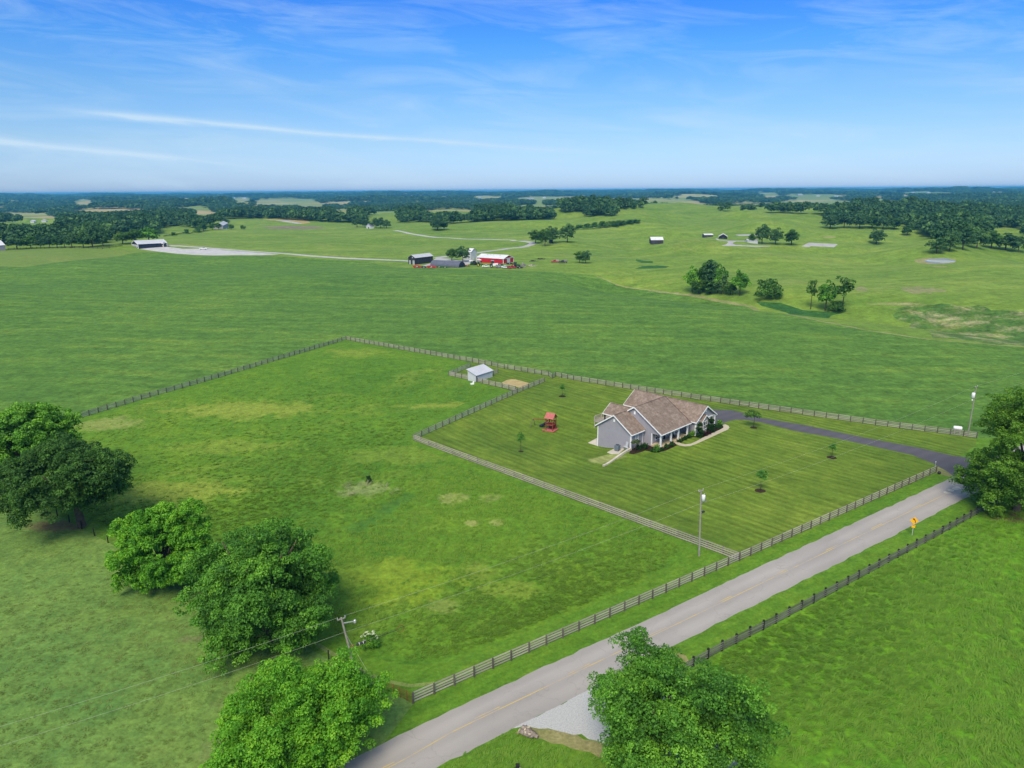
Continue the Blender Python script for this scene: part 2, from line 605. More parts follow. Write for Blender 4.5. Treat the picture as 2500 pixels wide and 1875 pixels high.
paddock_poly = [A0, J, D0, tuple(gp(1143, 1014)), tuple(gp(1259, 957)), tuple(gp(1168, 933)), tuple(gp(1097, 917)), tuple(gp(1148, 896)), tuple(gp(1152, 884.5)), K, L0]
lawn_poly = [J, A1, (95, 137), C1, CJ, tuple(gp(1168, 880)), tuple(gp(1152, 884.5)), tuple(gp(1148, 896)), tuple(gp(1097, 917)), tuple(gp(1168, 933)), tuple(gp(1259, 957)), tuple(gp(1143, 1014)), D0]
drive_top = [(1733, 988), (1752, 997), (1786.5, 1001.5), (1829, 1011), (1859, 1020.3), (1971, 1039), (2106.8, 1067.8), (2242.4, 1093), (2330.5, 1113.6), (2370, 1117.5), (2400, 1119)]
drive_bot = [(2330, 1164.5), (2327, 1162), (2310, 1149), (2276, 1130.5), (2225, 1110), (2140.7, 1091.5), (2039, 1069.5), (1937, 1050.8), (1856, 1030.5), (1818, 1024.8), (1795, 1024.5), (1776, 1029), (1760, 1036)]
drive_poly = [H(19.7, 14), H(27, 12)] + GPS(*drive_top[2:]) + [(92.5, 127.6), (84.5, 123.2)] + GPS(*drive_bot) + [H(19.7, 1.5)]
walk_poly = GPS(*zB((400, 1275), (480, 1300), (560, 1370), (650, 1410), (800, 1435), (950, 1420), (1100, 1370), (1500, 1190), (1800, 1050), (1960, 980), (2000, 930), (1980, 880), (1860, 825),
                    (1800, 860), (1840, 900), (1835, 930), (1740, 985), (1500, 1090), (1300, 1190), (1080, 1310), (950, 1365), (800, 1375), (700, 1355), (620, 1320), (580, 1280), (570, 1250)))
bed1 = GPS(*zC((1090, 760), (1060, 860), (1180, 875), (1320, 835), (1500, 775), (1650, 800), (1750, 835))) + GPS(*zB((80, 1600), (300, 1545), (480, 1460), (590, 1405), (480, 1300))) + [H(3.9, -.1), H(0, -.1), H(0, 3.9), H(-4.4, 3.9)]
bed2 = GPS(*zB((585, 1250), (580, 1280), (620, 1325), (680, 1342), (760, 1290), (950, 1190), (1100, 1170), (1250, 1190), (1310, 1190), (1500, 1095), (1740, 985), (1835, 930), (1840, 900), (1800, 860))) + [H(20.0, 0), H(20, .8), H(11.9, .8), H(10.4, -.1), H(6.7, -.1)]
dirt_poly = GPS(*zE((1090, 480), (1140, 450), (1180, 430), (1250, 412), (1320, 418), (1400, 440), (1480, 462), (1555, 482), (1470, 522), (1410, 548), (1300, 528), (1180, 505)))
gravel_poly = [(-0.6, 58.4)] + RB[6:8] + [(14.5, 68.6), (17.0, 68.0), (16.2, 65.5), (16.5, 62), (19, 57), (24, 48), (30, 38), (24, 34), (18, 43), (13.5, 50.2), (11.2, 54.0), (8.5, 56.4), (5.0, 57.8), (1.6, 58.6)]
rim_poly = [(-1.2, 57.8), (0.6, 58.2), (1.6, 58.6), (5.0, 57.8), (8.5, 56.4), (11.2, 54.0), (13.5, 50.2), (12.2, 49.6), (10.0, 52.7), (7.8, 54.7), (4.6, 56.3), (1.6, 57.2)]
rim2 = [(14.5, 68.6), (17.0, 68.0), (16.2, 65.5), (16.5, 62), (19, 57), (18.6, 64), (19.5, 69.5), (17.2, 70.4)]
corner_dry = GPS((2284, 1155), (2287, 1138), (2310, 1149), (2326, 1161), (2318, 1164))

REG = []            # (object name, polygon, material key)


def reg(name, poly, key=None):
    REG.append((name, poly, key or name))


reg('pasture', [(-30000, 60), (-30000, 30000), (30000, 30000), (30000, 60)])
reg('far_fields', [(-30000, 1750), (-30000, 30000), (30000, 30000), (30000, 1750)])
reg('hay_meadow', GPS((-60, 612), (30, 607), (160, 606), (280, 609), (400, 614), (330, 619), (240, 634), (90, 654), (-60, 658)))
reg('crop_field', crop_poly)
reg('dry_margin', margin, 'dry_patchy')
reg('left_pasture', [A0, L0, (-400, 130), (-600, 100), (-600, -40), (-90, -4)] + RT[1:4])
reg('verge', [A0, A1, (95, 137), C1, (110, 141)] + [(424, 347), (428, 338), (78.5, 104.2), (71.5, 100.1), (55, 88.6), (23.8, 67.4), (14, 58), (24, 34), (0, 20), (-40, -20), (-90, -20), (-90, -4)] + RT[1:4])
reg('right_meadow', [(78.5, 106.4), (71.5, 102.3), (55, 91.1), (23.8, 70.1), (18, 63), (30, 38), (60, -60), (600, -60), (600, 470), (424, 340)])
reg('mown_strip', paddock_poly, 'verge')
paddock_in = GPS((880, 1585), (915, 1604), (945, 1615), (975, 1622), (1040, 1623), (1100, 1613), (1190, 1579), (1281, 1544), (1425, 1486), (1560, 1427), (1630, 1390), (1662, 1362), (1668, 1342), (1640, 1318), (1560, 1290), (1400, 1234), (1250, 1181), (1150, 1145), (1079, 1116), (1005, 1084), (985, 1066), (992, 1048), (1060, 1018), (1140, 982), (1215, 948), (1160, 942), (1085, 925), (1070, 912), (1120, 888), (1060, 876), (955, 856), (850, 840), (730, 873), (610, 909), (350, 985), (175, 1040), (40, 1090), (100, 1180), (240, 1284), (310, 1318), (420, 1378), (560, 1446), (700, 1500), (800, 1545))
reg('paddock', paddock_in)
reg('worn_track', strip(GPS((300, 1300), (420, 1368), (560, 1450), (690, 1522), (790, 1582), (870, 1632), (930, 1660), (1000, 1674), (1060, 1668)), .55), 'track')
reg('lawn', lawn_poly)
reg('dry_verge', ragged(rim_poly + rim_poly[:1], .8, .25)[:-1])
reg('dry_verge', ragged(rim2 + rim2[:1], .8, .25)[:-1])
reg('dry_verge', corner_dry)
reg('gravel', ragged(gravel_poly + gravel_poly[:1], .7, .16)[:-1])
reg('road', road_poly)
reg('driveway', drive_poly)
reg('mulch_bed', bed1)
reg('mulch_bed', bed2)
reg('walkway', walk_poly)
reg('dirt_patch', dirt_poly)
reg('patio', [H(-4.5, 12.7), H(-4.5, 15.2), H(0.5, 15.2), H(0.5, 12.7)], 'concrete')
reg('equipment_pad', [H(-4.6, 5.3), H(-7.6, 4.7), H(-8.3, 6.0), H(-7.9, 7.4), H(-4.6, 7.9)], 'concrete')

# farmyard, lanes, pads and pond
lot = GPS((340, 608), (372, 604.5), (404, 602.5), (425, 604.5), (447, 607.5), (480, 607.2), (520, 608), (560, 611.5), (610, 615.5), (660, 619), (682, 621), (640, 622.8), (520, 623.5), (430, 619), (395, 615))
reg('farm_lot', lot, 'gravel_far')
lane1 = GPS((404, 599.5), (440, 600.5), (500, 604.5), (560, 609.5), (600, 612.8), (650, 616), (695, 619), (760, 624.8), (828, 629.7), (900, 633), (985, 636.2), (1045, 641.0))
reg('farm_lane', strip(lane1, 5.5), 'gravel_far')
yard = GPS(*zO((740, 725), (980, 655), (1100, 540), (1200, 455), (1320, 490), (1620, 520), (1850, 560), (2212, 530))) + GPS(*zN((190, 560), (260, 640), (130, 690), (-60, 680))) + GPS(*zO((1850, 640), (1500, 640), (1200, 690), (960, 740)))
reg('farm_yard', yard, 'gravel_far')
lane2 = GPS((1064, 629.5), (1092, 625.6), (1120, 623), (1164, 617.2), (1195, 612.6), (1244, 606), (1268, 604.3), (1283, 601.8), (1296, 597.5), (1302, 593.5))
reg('farm_lane', strip(lane2, 7.0), 'gravel_far')
lane3 = GPS((1303, 593.5), (1292, 590.5), (1272, 588), (1249, 585.8), (1200, 584.5), (1138, 583.6), (1090, 580.5), (1043, 577), (1000, 570), (964, 562.5))
reg('farm_lane', strip(lane3, 7.0), 'gravel_far')
fork = GPS(*zW((380, 190), (430, 180), (470, 215), (640, 232), (820, 235), (1080, 235), (1080, 252), (830, 250), (770, 270), (755, 300), (820, 322), (1000, 330), (1540, 342), (1540, 352), (900, 348), (510, 340), (620, 310), (665, 265), (640, 245), (450, 225)))
reg('farm_lane', fork, 'gravel_far')
reg('concrete_pad', GPS((1975, 592.4), (2045.4, 595.9), (2036.6, 603.4), (1980, 601), (1975, 603.5), (1955.8, 601.4)), 'gravel_far')
reg('concrete_pad', GPS((1794, 573), (1850, 572.5), (1850, 575.4), (1804, 575.6)), 'gravel_far')
reg('pond_bank', ell(2284, 637.2, 51, 8.2, jit=.1, seed=3), 'dry_margin')
reg('pond', ell(2296, 637.2, 36, 5.6, jit=.1, seed=4), 'water')
reg('bare_ground', ell(2293, 650.8, 20, 1.6, seed=5), 'dry_margin')
reg('bare_ground', ell(2025, 579, 16, 2.0, seed=6), 'dry_margin')
reg('bare_ground', ell(2250, 708, 52, 8, jit=.3, seed=7), 'dry_patchy')
reg('bare_ground', ell(2103, 706, 16, 6, jit=.3, seed=8), 'dry_patchy')
reg('bare_ground', ell(2190, 742, 60, 3, jit=.3, seed=18), 'dry_patchy')
wf_ = GPS(*zF((1090, 250), (1250, 225), (1600, 215), (1900, 240), (2260, 290), (2260, 575), (1900, 535), (1650, 505), (1450, 495), (1380, 420), (1220, 360), (1120, 300)))
reg('weedy_field', ragged(wf_ + wf_[:1], 3.0, 1.6)[:-1], 'weeds')
reg('reeds', GPS((1846, 737), (1905, 739), (1960, 757), (2056, 764), (2030, 770), (1990, 774.5), (1920, 763), (1860, 747)), 'reeds')
reg('wet_hollow', GPS(*zR((1030, 655), (1090, 668), (1170, 672), (1170, 690), (1080, 688), (1030, 672))), 'reeds')
reg('wet_hollow', GPS(*zR((1020, 735), (1080, 715), (1200, 708), (1310, 715), (1280, 728), (1150, 735))), 'reeds')
reg('stubble', GPS((640, 535.5), (700, 534), (742, 535.5), (758, 543.5), (742, 546.5), (690, 541)), 'hay')
reg('concrete_pad', GPS((672, 538.5), (685, 537.8), (735, 545), (738, 546.6), (725, 546.2)), 'gravel_far')
reg('ploughed_strip', GPS((640, 555), (700, 551.5), (770, 553), (800, 557.5), (740, 559.5), (660, 558.5)), 'ploughed')
MULCH_RINGS = {}
for i, (px, py, r) in enumerate([(1372.8, 967.6, .9), (1271.5, 1102, .6), (1840, 1044, .8), (2030.6, 1117, .95), (1856, 1198, .9)]):
    c_ = gp(px, py)
    MULCH_RINGS[i] = c_
    reg('mulch_ring', disc(c_, r, seed=i), 'mulch_bed')

# dry patches of the paddock and other spots of other plants, placed where they lie in the photo
G = gp
g = lambda px, py: tuple(gp(px, py))
YEL = (.185, .235, .030)
TAN = (.27, .27, .085)
M = {}
pad_spots = []
for px, py, rx, ry, col, amt in [(600, 1000, 22, 8, YEL, .9), (420, 1200, 15, 6, YEL, .85), (560, 1090, 14, 5, YEL, .5), (985, 1420, 8, 7, (.16, .235, .016), .75), (900, 1400, 8, 5, (.15, .22, .02), .6), (270, 1035, 9, 6, TAN, .5),
                                 (1105, 1216, 3.0, 2.6, TAN, .5), (1197, 1215, 2.4, 2.0, TAN, .35), (1149, 1276, 1.3, 1.5, TAN, .65), (1212, 1275, 1.2, 1.4, TAN, .6), (1150, 990, 20, 3, YEL, .8), (880, 860, 12, 8, YEL, .35),
                                 (1180, 1395, 4, 3, YEL, .55), (1080, 1480, 2.5, 2, TAN, .3), (890, 1195, 6, 3.6, (.24, .26, .11), .5), (1250, 1440, 5, 3, YEL, .5), (1010, 1110, 15, 6, YEL, .4)]:
    c_ = g(px, py)
    pad_spots.append((c_[0], c_[1], (rx, ry), col, amt))
for f_ in np.linspace(0, 1, 7):
    c_ = g(870 + 130 * f_, 1288 - 78 * f_)
    pad_spots.append((c_[0], c_[1], (1.9, 1.5), (.03, .10, .02), .38))
M['paddock'] = grass_mat('paddock grass', (0.0348, 0.1146, 0.0108), (0.0824, 0.1718, 0.0126), (0.1394, 0.2180, 0.0162), dry=(.155, .215, .026), dry_amt=.5, big=.017, med=.13, fine=1.7, fine_amt=.75, bump=.5, spots=pad_spots)
M['lawn'] = grass_mat('mown lawn', (0.0536, 0.1064, 0.0120), (0.0958, 0.1521, 0.0160), (0.1596, 0.2107, 0.0269), dry=(.145, .17, .03), dry_amt=.22, big=.03, med=.2, fine=1.6, fine_amt=.5, stripes=(math.radians(-46), 1.75, 0.25), bump=.25,
                      spots=[(*g(1480, 1120), (4, 1.6), (.25, .26, .10), .7)])
M['crop_field'] = grass_mat('green crop', (0.0377, 0.1038, 0.0172), (0.0792, 0.1593, 0.0224), (0.1548, 0.2301, 0.0299), big=.011, med=.07, fine=.8, fine_amt=.9, bump=.8, streak=(.022, 7.0, math.radians(-10), .5))
M['pasture'] = grass_mat('far pasture', (0.0648, 0.1382, 0.0187), (0.1318, 0.2052, 0.0272), (0.2214, 0.2700, 0.0467), dry=(.20, .22, .06), dry_amt=.42, big=.006, med=.035, fine=.45, fine_amt=.6, bump=.3, dry_scale=.02, streak=(.014, 3.5, math.radians(12), .5))
M['hay_meadow'] = grass_mat('yellowish meadow', (.10, .17, .03), (.125, .185, .034), (.16, .20, .04), big=.012, med=.05, fine=.8, fine_amt=.4)
M['left_pasture'] = grass_mat('grazed pasture', (0.0674, 0.1525, 0.0341), (0.1179, 0.1968, 0.0394), (0.1853, 0.2495, 0.0551), dry=(.165, .185, .07), dry_amt=.3, big=.022, med=.2, fine=1.9, fine_amt=.7, bump=.45, dry_scale=.06,
                              spots=[(*g(165, 1284), (6, 2.2), (.16, .11, .06), .8), (*g(610, 1560), (9, 1.2), (.16, .14, .07), .5)])
M['right_meadow'] = grass_mat('lush meadow', (0.0412, 0.1365, 0.0097), (0.0920, 0.2116, 0.0127), (0.1666, 0.2935, 0.0195), big=.03, med=.22, fine=1.7, fine_amt=.7, bump=.6, dry=(.12, .175, .03), dry_amt=.2, streak=(.25, 3.0, math.radians(50), .4),
                              spots=[(*g(2455, 1262), (5, 2.5), (.13, .10, .05), .8)])
M['verge'] = grass_mat('road verge', (0.0416, 0.1235, 0.0097), (0.0832, 0.1729, 0.0137), (0.1426, 0.2223, 0.0195), dry=(.13, .17, .03), dry_amt=.2, big=.05, med=.3, fine=2.0, fine_amt=.65, bump=.4, streak=(.3, 5.0, math.radians(34.4), .4))
M['dry_margin'] = grass_mat('dry grass', (.15, .17, .06), (.22, .21, .09), (.30, .27, .13), big=.05, med=.3, fine=1.5, fine_amt=.5)
M['track'] = grass_mat('worn grass', (.10, .17, .03), (.15, .20, .05), (.20, .23, .07), fine_amt=.6)
M['dry_patchy'] = grass_mat('patchy dry grass', (.10, .16, .04), (.20, .20, .08), (.36, .31, .18), big=.05, med=.16, fine=.9, fine_amt=.5)
M['dry_verge'] = grass_mat('dry verge', (.10, .13, .03), (.20, .19, .075), (.30, .26, .13), big=.2, med=.7, fine=3.0, fine_amt=.6)
M['weeds'] = grass_mat('weedy field', (.024, .075, .018), (.065, .13, .022), (.20, .20, .05), dry=(.31, .27, .15), dry_amt=.62, big=.05, med=.16, fine=.7, fine_amt=.9, dry_scale=.085, streak=(.06, 3.0, math.radians(5), .3))
M['reeds'] = grass_mat('reeds', (.015, .062, .015), (.030, .095, .018), (.055, .14, .022), big=.05, med=.2, fine=1.0, fine_amt=.8)
M['hay'] = grass_mat('stubble', (.24, .20, .08), (.33, .26, .10), (.40, .31, .13), big=.02, med=.1, fine=.8, fine_amt=.3)
M['ploughed'] = plain_mat('ploughed soil', (.17, .14, .10), .9, .1, .3, .1, local=False)
M['gravel'] = plain_mat('pale gravel', (.43, .43, .42), .9, .2, .25, 7.0, bump=.5, local=False, col2=(.30, .30, .29))
M['gravel_far'] = plain_mat('far gravel', (.36, .35, .345), .9, .2, .2, .2, local=False)
M['road'] = road_mat('worn asphalt', (.295, .272, .250))
M['driveway'] = road_mat('dark asphalt', (.078, .074, .084), crack=False)
M['walkway'] = plain_mat('walk concrete', (.42, .37, .28), .9, .2, .12, 1.0, local=False)
M['concrete'] = plain_mat('pale concrete', (.44, .40, .33), .9, .2, .15, 1.0, local=False)
M['mulch_bed'] = plain_mat('bark mulch', (.034, .020, .014), .95, .1, .5, 5.0, bump=.8, local=False)
M['dirt_patch'] = plain_mat('dry dirt', (.36, .28, .13), .95, .1, .25, .8, local=False)
mf, ntf, of_ = newmat('far fields')
bf = bsdf(ntf, of_, .9, .1)
vf = ntf.nodes.new('ShaderNodeTexVoronoi')
vf.inputs['Scale'].default_value = 1 / 420
lk(ntf, objvec(ntf), vf.inputs['Vector'])
sf = ntf.nodes.new('ShaderNodeSeparateColor')
lk(ntf, vf.outputs['Color'], sf.inputs[0])
rf_ = ramp(ntf, [(0, (.13, .20, .045)), (.35, (.20, .23, .07)), (.6, (.30, .27, .10)), (.8, (.38, .32, .15)), (.93, (.40, .28, .16))], 'CONSTANT')
lk(ntf, sf.outputs[0], rf_.inputs[0])
lk(ntf, mixc(ntf, noise(ntf, objvec(ntf), .01, 3), rf_.outputs[0], (.17, .21, .06)), bf.inputs['Base Color'])
M['far_fields'] = mf
mw, ntw, ow = newmat('pond water')
bw = bsdf(ntw, ow, .22, .6)
bw.inputs['Base Color'].default_value = (.46, .50, .52, 1)
M['water'] = mw
# ---- triangulate: constraint lines of every region plus a grid that gets coarser with distance
vs, es = [], []


def add_loop(poly):
    pts = []
    n = len(poly)
    for i in range(n):
        a, b = np.array(poly[i]), np.array(poly[(i + 1) % n])
        ra = max(40, min(np.hypot(*a), np.hypot(*b)))
        k = int(max(1, min(60, np.linalg.norm(b - a) / max(3.0, ra * 0.03))))
        for j in range(k):
            pts.append(a + (b - a) * j / k)
    s = len(vs)
    vs.extend((float(p[0]), float(p[1])) for p in pts)
    es.extend((s + i, s + (i + 1) % len(pts)) for i in range(len(pts)))


FAR = 16000.0
for nm, poly, key in REG[1:]:
    add_loop(poly)
r = 24.0
rows = []
while r < FAR:
    rows.append(r)
    r += max(2.2, r * 0.019)
for i, r in enumerate(rows):
    nstep = 120 if r < 1500 else 150
    for j in range(nstep + 1):
        a = math.radians(-50 + 100 * (j + (0.5 if i % 2 else 0)) / nstep)
        vs.append((r * math.sin(a), r * math.cos(a)))
for i, r in enumerate(rows[::9]):
    for j in range(1, 22):
        a = math.radians(50 + 260 * j / 22)
        vs.append((r * math.sin(a), r * math.cos(a)))
vs.append((0.0, 0.0))
res = delaunay_2d_cdt([Vector(v) for v in vs], es, [], 0, 0.02)
GV = np.array([(v.x, v.y) for v in res[0]])
GF = np.array([f for f in res[2] if len(f) == 3])
GZ = terr(GV[:, 0], GV[:, 1])
cen = GV[GF].mean(axis=1)


def inside(poly, P):
    p = np.array(poly)
    x, y = P[:, 0], P[:, 1]
    c = np.zeros(len(P), bool)
    j = len(p) - 1
    for i in range(len(p)):
        xi, yi, xj, yj = p[i, 0], p[i, 1], p[j, 0], p[j, 1]
        if yi != yj:
            c ^= ((yi > y) != (yj > y)) & (x < (xj - xi) * (y - yi) / (yj - yi) + xi)
        j = i
    return c


own = np.zeros(len(GF), int)
for i, (nm, poly, key) in enumerate(REG):
    if i == 0:
        continue
    p = np.array(poly)
    sel = np.nonzero((cen[:, 0] >= p[:, 0].min()) & (cen[:, 0] <= p[:, 0].max()) & (cen[:, 1] >= p[:, 1].min()) & (cen[:, 1] <= p[:, 1].max()))[0]
    if len(sel):
        own[sel[inside(poly, cen[sel])]] = i


def mesh_np(name, V, F, smooth=False):
    me = bpy.data.meshes.new(name)
    V = np.asarray(V, np.float32)
    F = np.asarray(F, np.int32)
    me.vertices.add(len(V))
    me.vertices.foreach_set('co', V.ravel())
    k = F.shape[1]
    me.loops.add(F.size)
    me.loops.foreach_set('vertex_index', F.ravel())
    me.polygons.add(len(F))
    me.polygons.foreach_set('loop_start', np.arange(0, F.size, k, dtype=np.int32))
    me.polygons.foreach_set('loop_total', np.full(len(F), k, np.int32))
    if smooth:
        me.polygons.foreach_set('use_smooth', np.ones(len(F), bool))
    me.update(calc_edges=True)
    return me


# connected same-name regions become one structure each
nv = {'left_pasture': 'pasture', 'right_meadow': 'meadow'}
for i, (nm, poly, key) in enumerate(REG):
    f = GF[own == i]
    if not len(f):
        print('EMPTY region', nm, i)
        continue
    # make the triangles face up
    a, b, c = GV[f[:, 0]], GV[f[:, 1]], GV[f[:, 2]]
    cr_ = (b[:, 0] - a[:, 0]) * (c[:, 1] - a[:, 1]) - (b[:, 1] - a[:, 1]) * (c[:, 0] - a[:, 0])
    f = np.where((cr_ < 0)[:, None], f[:, ::-1], f)
    ids, inv = np.unique(f, return_inverse=True)
    V3 = np.column_stack([GV[ids], GZ[ids]])
    if key == 'water':
        V3[:, 2] = V3[:, 2].mean()
    name = nv.get(nm, nm)
    me = mesh_np(name, V3, inv.reshape(-1, 3), True)
    me.materials.append(M[key])
    o = bpy.data.objects.new(name, me)
    o['kind'] = 'structure'
    C.objects.link(o)
# ---------------------------------------------------------------- helpers for things
def thing(name, label, cat, loc=(0, 0, 0), rz=0.0, group=None):
    o = bpy.data.objects.new(name, None)
    o.empty_display_size = 0.3
    C.objects.link(o)
    o.location = loc
    o.rotation_euler = (0, 0, rz)
    o['label'] = label
    o['category'] = cat
    if group:
        o['group'] = group
    return o


def tag(o, label, cat, group=None):
    o['label'] = label
    o['category'] = cat
    if group:
        o['group'] = group
    return o


def structure(o):
    o['kind'] = 'structure'
    return o


class MB:
    """collects shapes and links them as one mesh object"""

    def __init__(self):
        self.v, self.f = [], []

    def add(self, vs, fs):
        s = len(self.v)
        self.v += [tuple(map(float, p)) for p in vs]
        self.f += [tuple(s + i for i in f) for f in fs]
        return self

    def box(self, x0, x1, y0, y1, z0, z1):
        return self.add([(x0, y0, z0), (x1, y0, z0), (x1, y1, z0), (x0, y1, z0), (x0, y0, z1), (x1, y0, z1), (x1, y1, z1), (x0, y1, z1)],
                        [(0, 3, 2, 1), (4, 5, 6, 7), (0, 1, 5, 4), (1, 2, 6, 5), (2, 3, 7, 6), (3, 0, 4, 7)])

    def cbox(self, c, s, rz=0.0):
        ca, sa = math.cos(rz), math.sin(rz)
        p = []
        for dz in (-.5, .5):
            for dx, dy in ((-.5, -.5), (.5, -.5), (.5, .5), (-.5, .5)):
                x, y = dx * s[0], dy * s[1]
                p.append((c[0] + x * ca - y * sa, c[1] + x * sa + y * ca, c[2] + dz * s[2]))
        return self.add(p, [(0, 3, 2, 1), (4, 5, 6, 7), (0, 1, 5, 4), (1, 2, 6, 5), (2, 3, 7, 6), (3, 0, 4, 7)])

    def bar(self, a, b, w, h):
        a, b = Vector(a), Vector(b)
        d = (b - a).normalized()
        s = d.cross(Vector((0, 0, 1)))
        s = s.normalized() if s.length > 1e-4 else Vector((1, 0, 0))
        u = s.cross(d)
        p = [q + s * (i * w / 2) + u * (j * h / 2) for q in (a, b) for i, j in ((-1, -1), (1, -1), (1, 1), (-1, 1))]
        return self.add(p, [(0, 1, 2, 3), (7, 6, 5, 4), (0, 4, 5, 1), (1, 5, 6, 2), (2, 6, 7, 3), (3, 7, 4, 0)])

    def tube(self, pts, rad, n=8, cap=True):
        pts = [Vector(p) for p in pts]
        if not hasattr(rad, '__len__'):
            rad = [rad] * len(pts)
        ring = []
        for i, p in enumerate(pts):
            d = (pts[min(i + 1, len(pts) - 1)] - pts[max(i - 1, 0)]).normalized()
            s = d.cross(Vector((0, 0, 1)))
            s = s.normalized() if s.length > 1e-3 else Vector((1, 0, 0))
            u = s.cross(d)
            ring.append([p + (s * math.cos(2 * math.pi * k / n) + u * math.sin(2 * math.pi * k / n)) * rad[i] for k in range(n)])
        vs = [q for rr in ring for q in rr]
        fs = [(i * n + k, i * n + (k + 1) % n, (i + 1) * n + (k + 1) % n, (i + 1) * n + k) for i in range(len(pts) - 1) for k in range(n)]
        if cap:
            fs += [tuple(range(n - 1, -1, -1)), tuple((len(pts) - 1) * n + k for k in range(n))]
        return self.add(vs, fs)

    def prism(self, poly, a, b, axis='x'):
        """poly in the plane across the axis, extruded from a to b: x: (y,z), y: (x,z), z: (x,y)"""
        f = {'x': lambda s, p: (s, p[0], p[1]), 'y': lambda s, p: (p[0], s, p[1]), 'z': lambda s, p: (p[0], p[1], s)}[axis]
        n = len(poly)
        vs = [f(a, p) for p in poly] + [f(b, p) for p in poly]
        return self.add(vs, [tuple(range(n - 1, -1, -1)), tuple(range(n, 2 * n))] + [(i, (i + 1) % n, n + (i + 1) % n, n + i) for i in range(n)])

    def lathe(self, prof, c=(0, 0, 0), n=12):
        vs = [(c[0] + r * math.cos(2 * math.pi * k / n), c[1] + r * math.sin(2 * math.pi * k / n), c[2] + z) for r, z in prof for k in range(n)]
        m = len(prof)
        fs = [(i * n + k, i * n + (k + 1) % n, (i + 1) * n + (k + 1) % n, (i + 1) * n + k) for i in range(m - 1) for k in range(n)]
        fs += [tuple(range(n - 1, -1, -1)), tuple((m - 1) * n + k for k in range(n))]
        return self.add(vs, fs)

    def wheel(self, c, r, w, axis='y', n=14):
        f = {'y': lambda s, a, q: (c[0] + q * math.cos(a), c[1] + s, c[2] + q * math.sin(a)), 'x': lambda s, a, q: (c[0] + s, c[1] + q * math.cos(a), c[2] + q * math.sin(a))}[axis]
        pr = [(-w / 2, r * .6), (-w / 2, r * .92), (-w * .3, r), (w * .3, r), (w / 2, r * .92), (w / 2, r * .6)]
        vs = [f(s, 2 * math.pi * k / n, q) for s, q in pr for k in range(n)]
        fs = [(i * n + k, i * n + (k + 1) % n, (i + 1) * n + (k + 1) % n, (i + 1) * n + k) for i in range(5) for k in range(n)]
        fs += [tuple(range(n - 1, -1, -1)), tuple(5 * n + k for k in range(n))]
        return self.add(vs, fs)

    def mesh(self, name, mat, smooth=False):
        me = bpy.data.meshes.new(name)
        me.from_pydata(self.v, [], self.f)
        if mat:
            me.materials.append(mat)
        if smooth:
            for p in me.polygons:
                p.use_smooth = True
        me.update()
        import bmesh
        bm = bmesh.new()
        bm.from_mesh(me)
        bmesh.ops.recalc_face_normals(bm, faces=bm.faces)
        bm.to_mesh(me)
        bm.free()
        return me

    def build(self, name, mat, parent=None, smooth=False, loc=None, rz=None):
        o = bpy.data.objects.new(name, self.mesh(name, mat, smooth))
        C.objects.link(o)
        if parent:
            o.parent = parent
        if loc is not None:
            o.location = loc
        if rz is not None:
            o.rotation_euler = (0, 0, rz)
        return o


def inst(name, me, parent=None, loc=(0, 0, 0), rot=(0, 0, 0), scale=(1, 1, 1)):
    o = bpy.data.objects.new(name, me)
    C.objects.link(o)
    if parent:
        o.parent = parent
    o.location, o.rotation_euler, o.scale = loc, rot, scale
    return o


def dup(root, loc=None, rz=None, label=None, scale=None):
    def cp(o, par):
        c = o.copy()
        C.objects.link(c)
        if par:
            c.parent = par
        for ch in [q for q in bpy.data.objects if q.parent == o]:
            cp(ch, c)
        return c
    r = cp(root, None)
    if loc is not None:
        r.location = loc
    if rz is not None:
        r.rotation_euler = (0, 0, rz)
    if label:
        r['label'] = label
    if scale:
        r.scale = scale
    return r


M['board'] = plain_mat('weathered board', (.37, .33, .285), .85, .2, .28, 3.0, sc3=(.4, 6, 6))
M['post'] = plain_mat('weathered post', (.115, .10, .09), .85, .2, .25, 3.0)
M['board_back'] = plain_mat('grey stained board', (.30, .27, .23), .85, .2, .35, 3.0, sc3=(.4, 6, 6))
M['post_dark'] = plain_mat('dark stained post', (.075, .068, .062), .85, .2, .3, 3.0)
M['black_board'] = plain_mat('black board', (.15, .145, .12), .85, .2, .55, 3.0, sc3=(.4, 6, 6), col2=(.05, .05, .043))
M['black_post'] = plain_mat('black post', (.018, .018, .018), .8, .2, .3, 3.0)
M['white'] = plain_mat('white trim', (.72, .72, .72), .6, .3, .06, 2.0)
M['siding'] = plain_mat('grey lap siding', (.272, .262, .300), .75, .25, .06, .8)
M['porch_wood'] = plain_mat('porch floor', (.42, .34, .22), .8, .2, .15, 1.5)
M['glass'] = plain_mat('window glass', (.03, .035, .045), .1, .6, .2, 1.0)
M['screen'] = plain_mat('pale window pane', (.30, .33, .36), .2, .6, .2, 1.0)
M['metal'] = plain_mat('galvanised metal', (.45, .46, .47), .5, .4, .15, 2.0, .4)
M['metal_roof'] = plain_mat('pale metal roof', (.41, .415, .45), .5, .4, .08, .3)
M['white_roof'] = plain_mat('white metal roof', (.55, .545, .55), .55, .4, .1, .3)
M['dark_wood'] = plain_mat('dark door', (.03, .026, .024), .7, .3, .3, 2.0)
M['black_wall'] = plain_mat('black barn board', (.040, .040, .052), .85, .2, .45, .5, sc3=(1, 1, .25))
M['navy_wall'] = plain_mat('navy barn board', (.018, .022, .045), .8, .2, .4, .5)
M['red_wall'] = plain_mat('red barn metal', (.42, .006, .016), .6, .3, .1, .5)
M['grey_metal'] = plain_mat('grey corrugated metal', (.085, .092, .125), .5, .4, .18, .5)
M['white_wall'] = plain_mat('white barn metal', (.46, .475, .50), .6, .3, .1, .5)
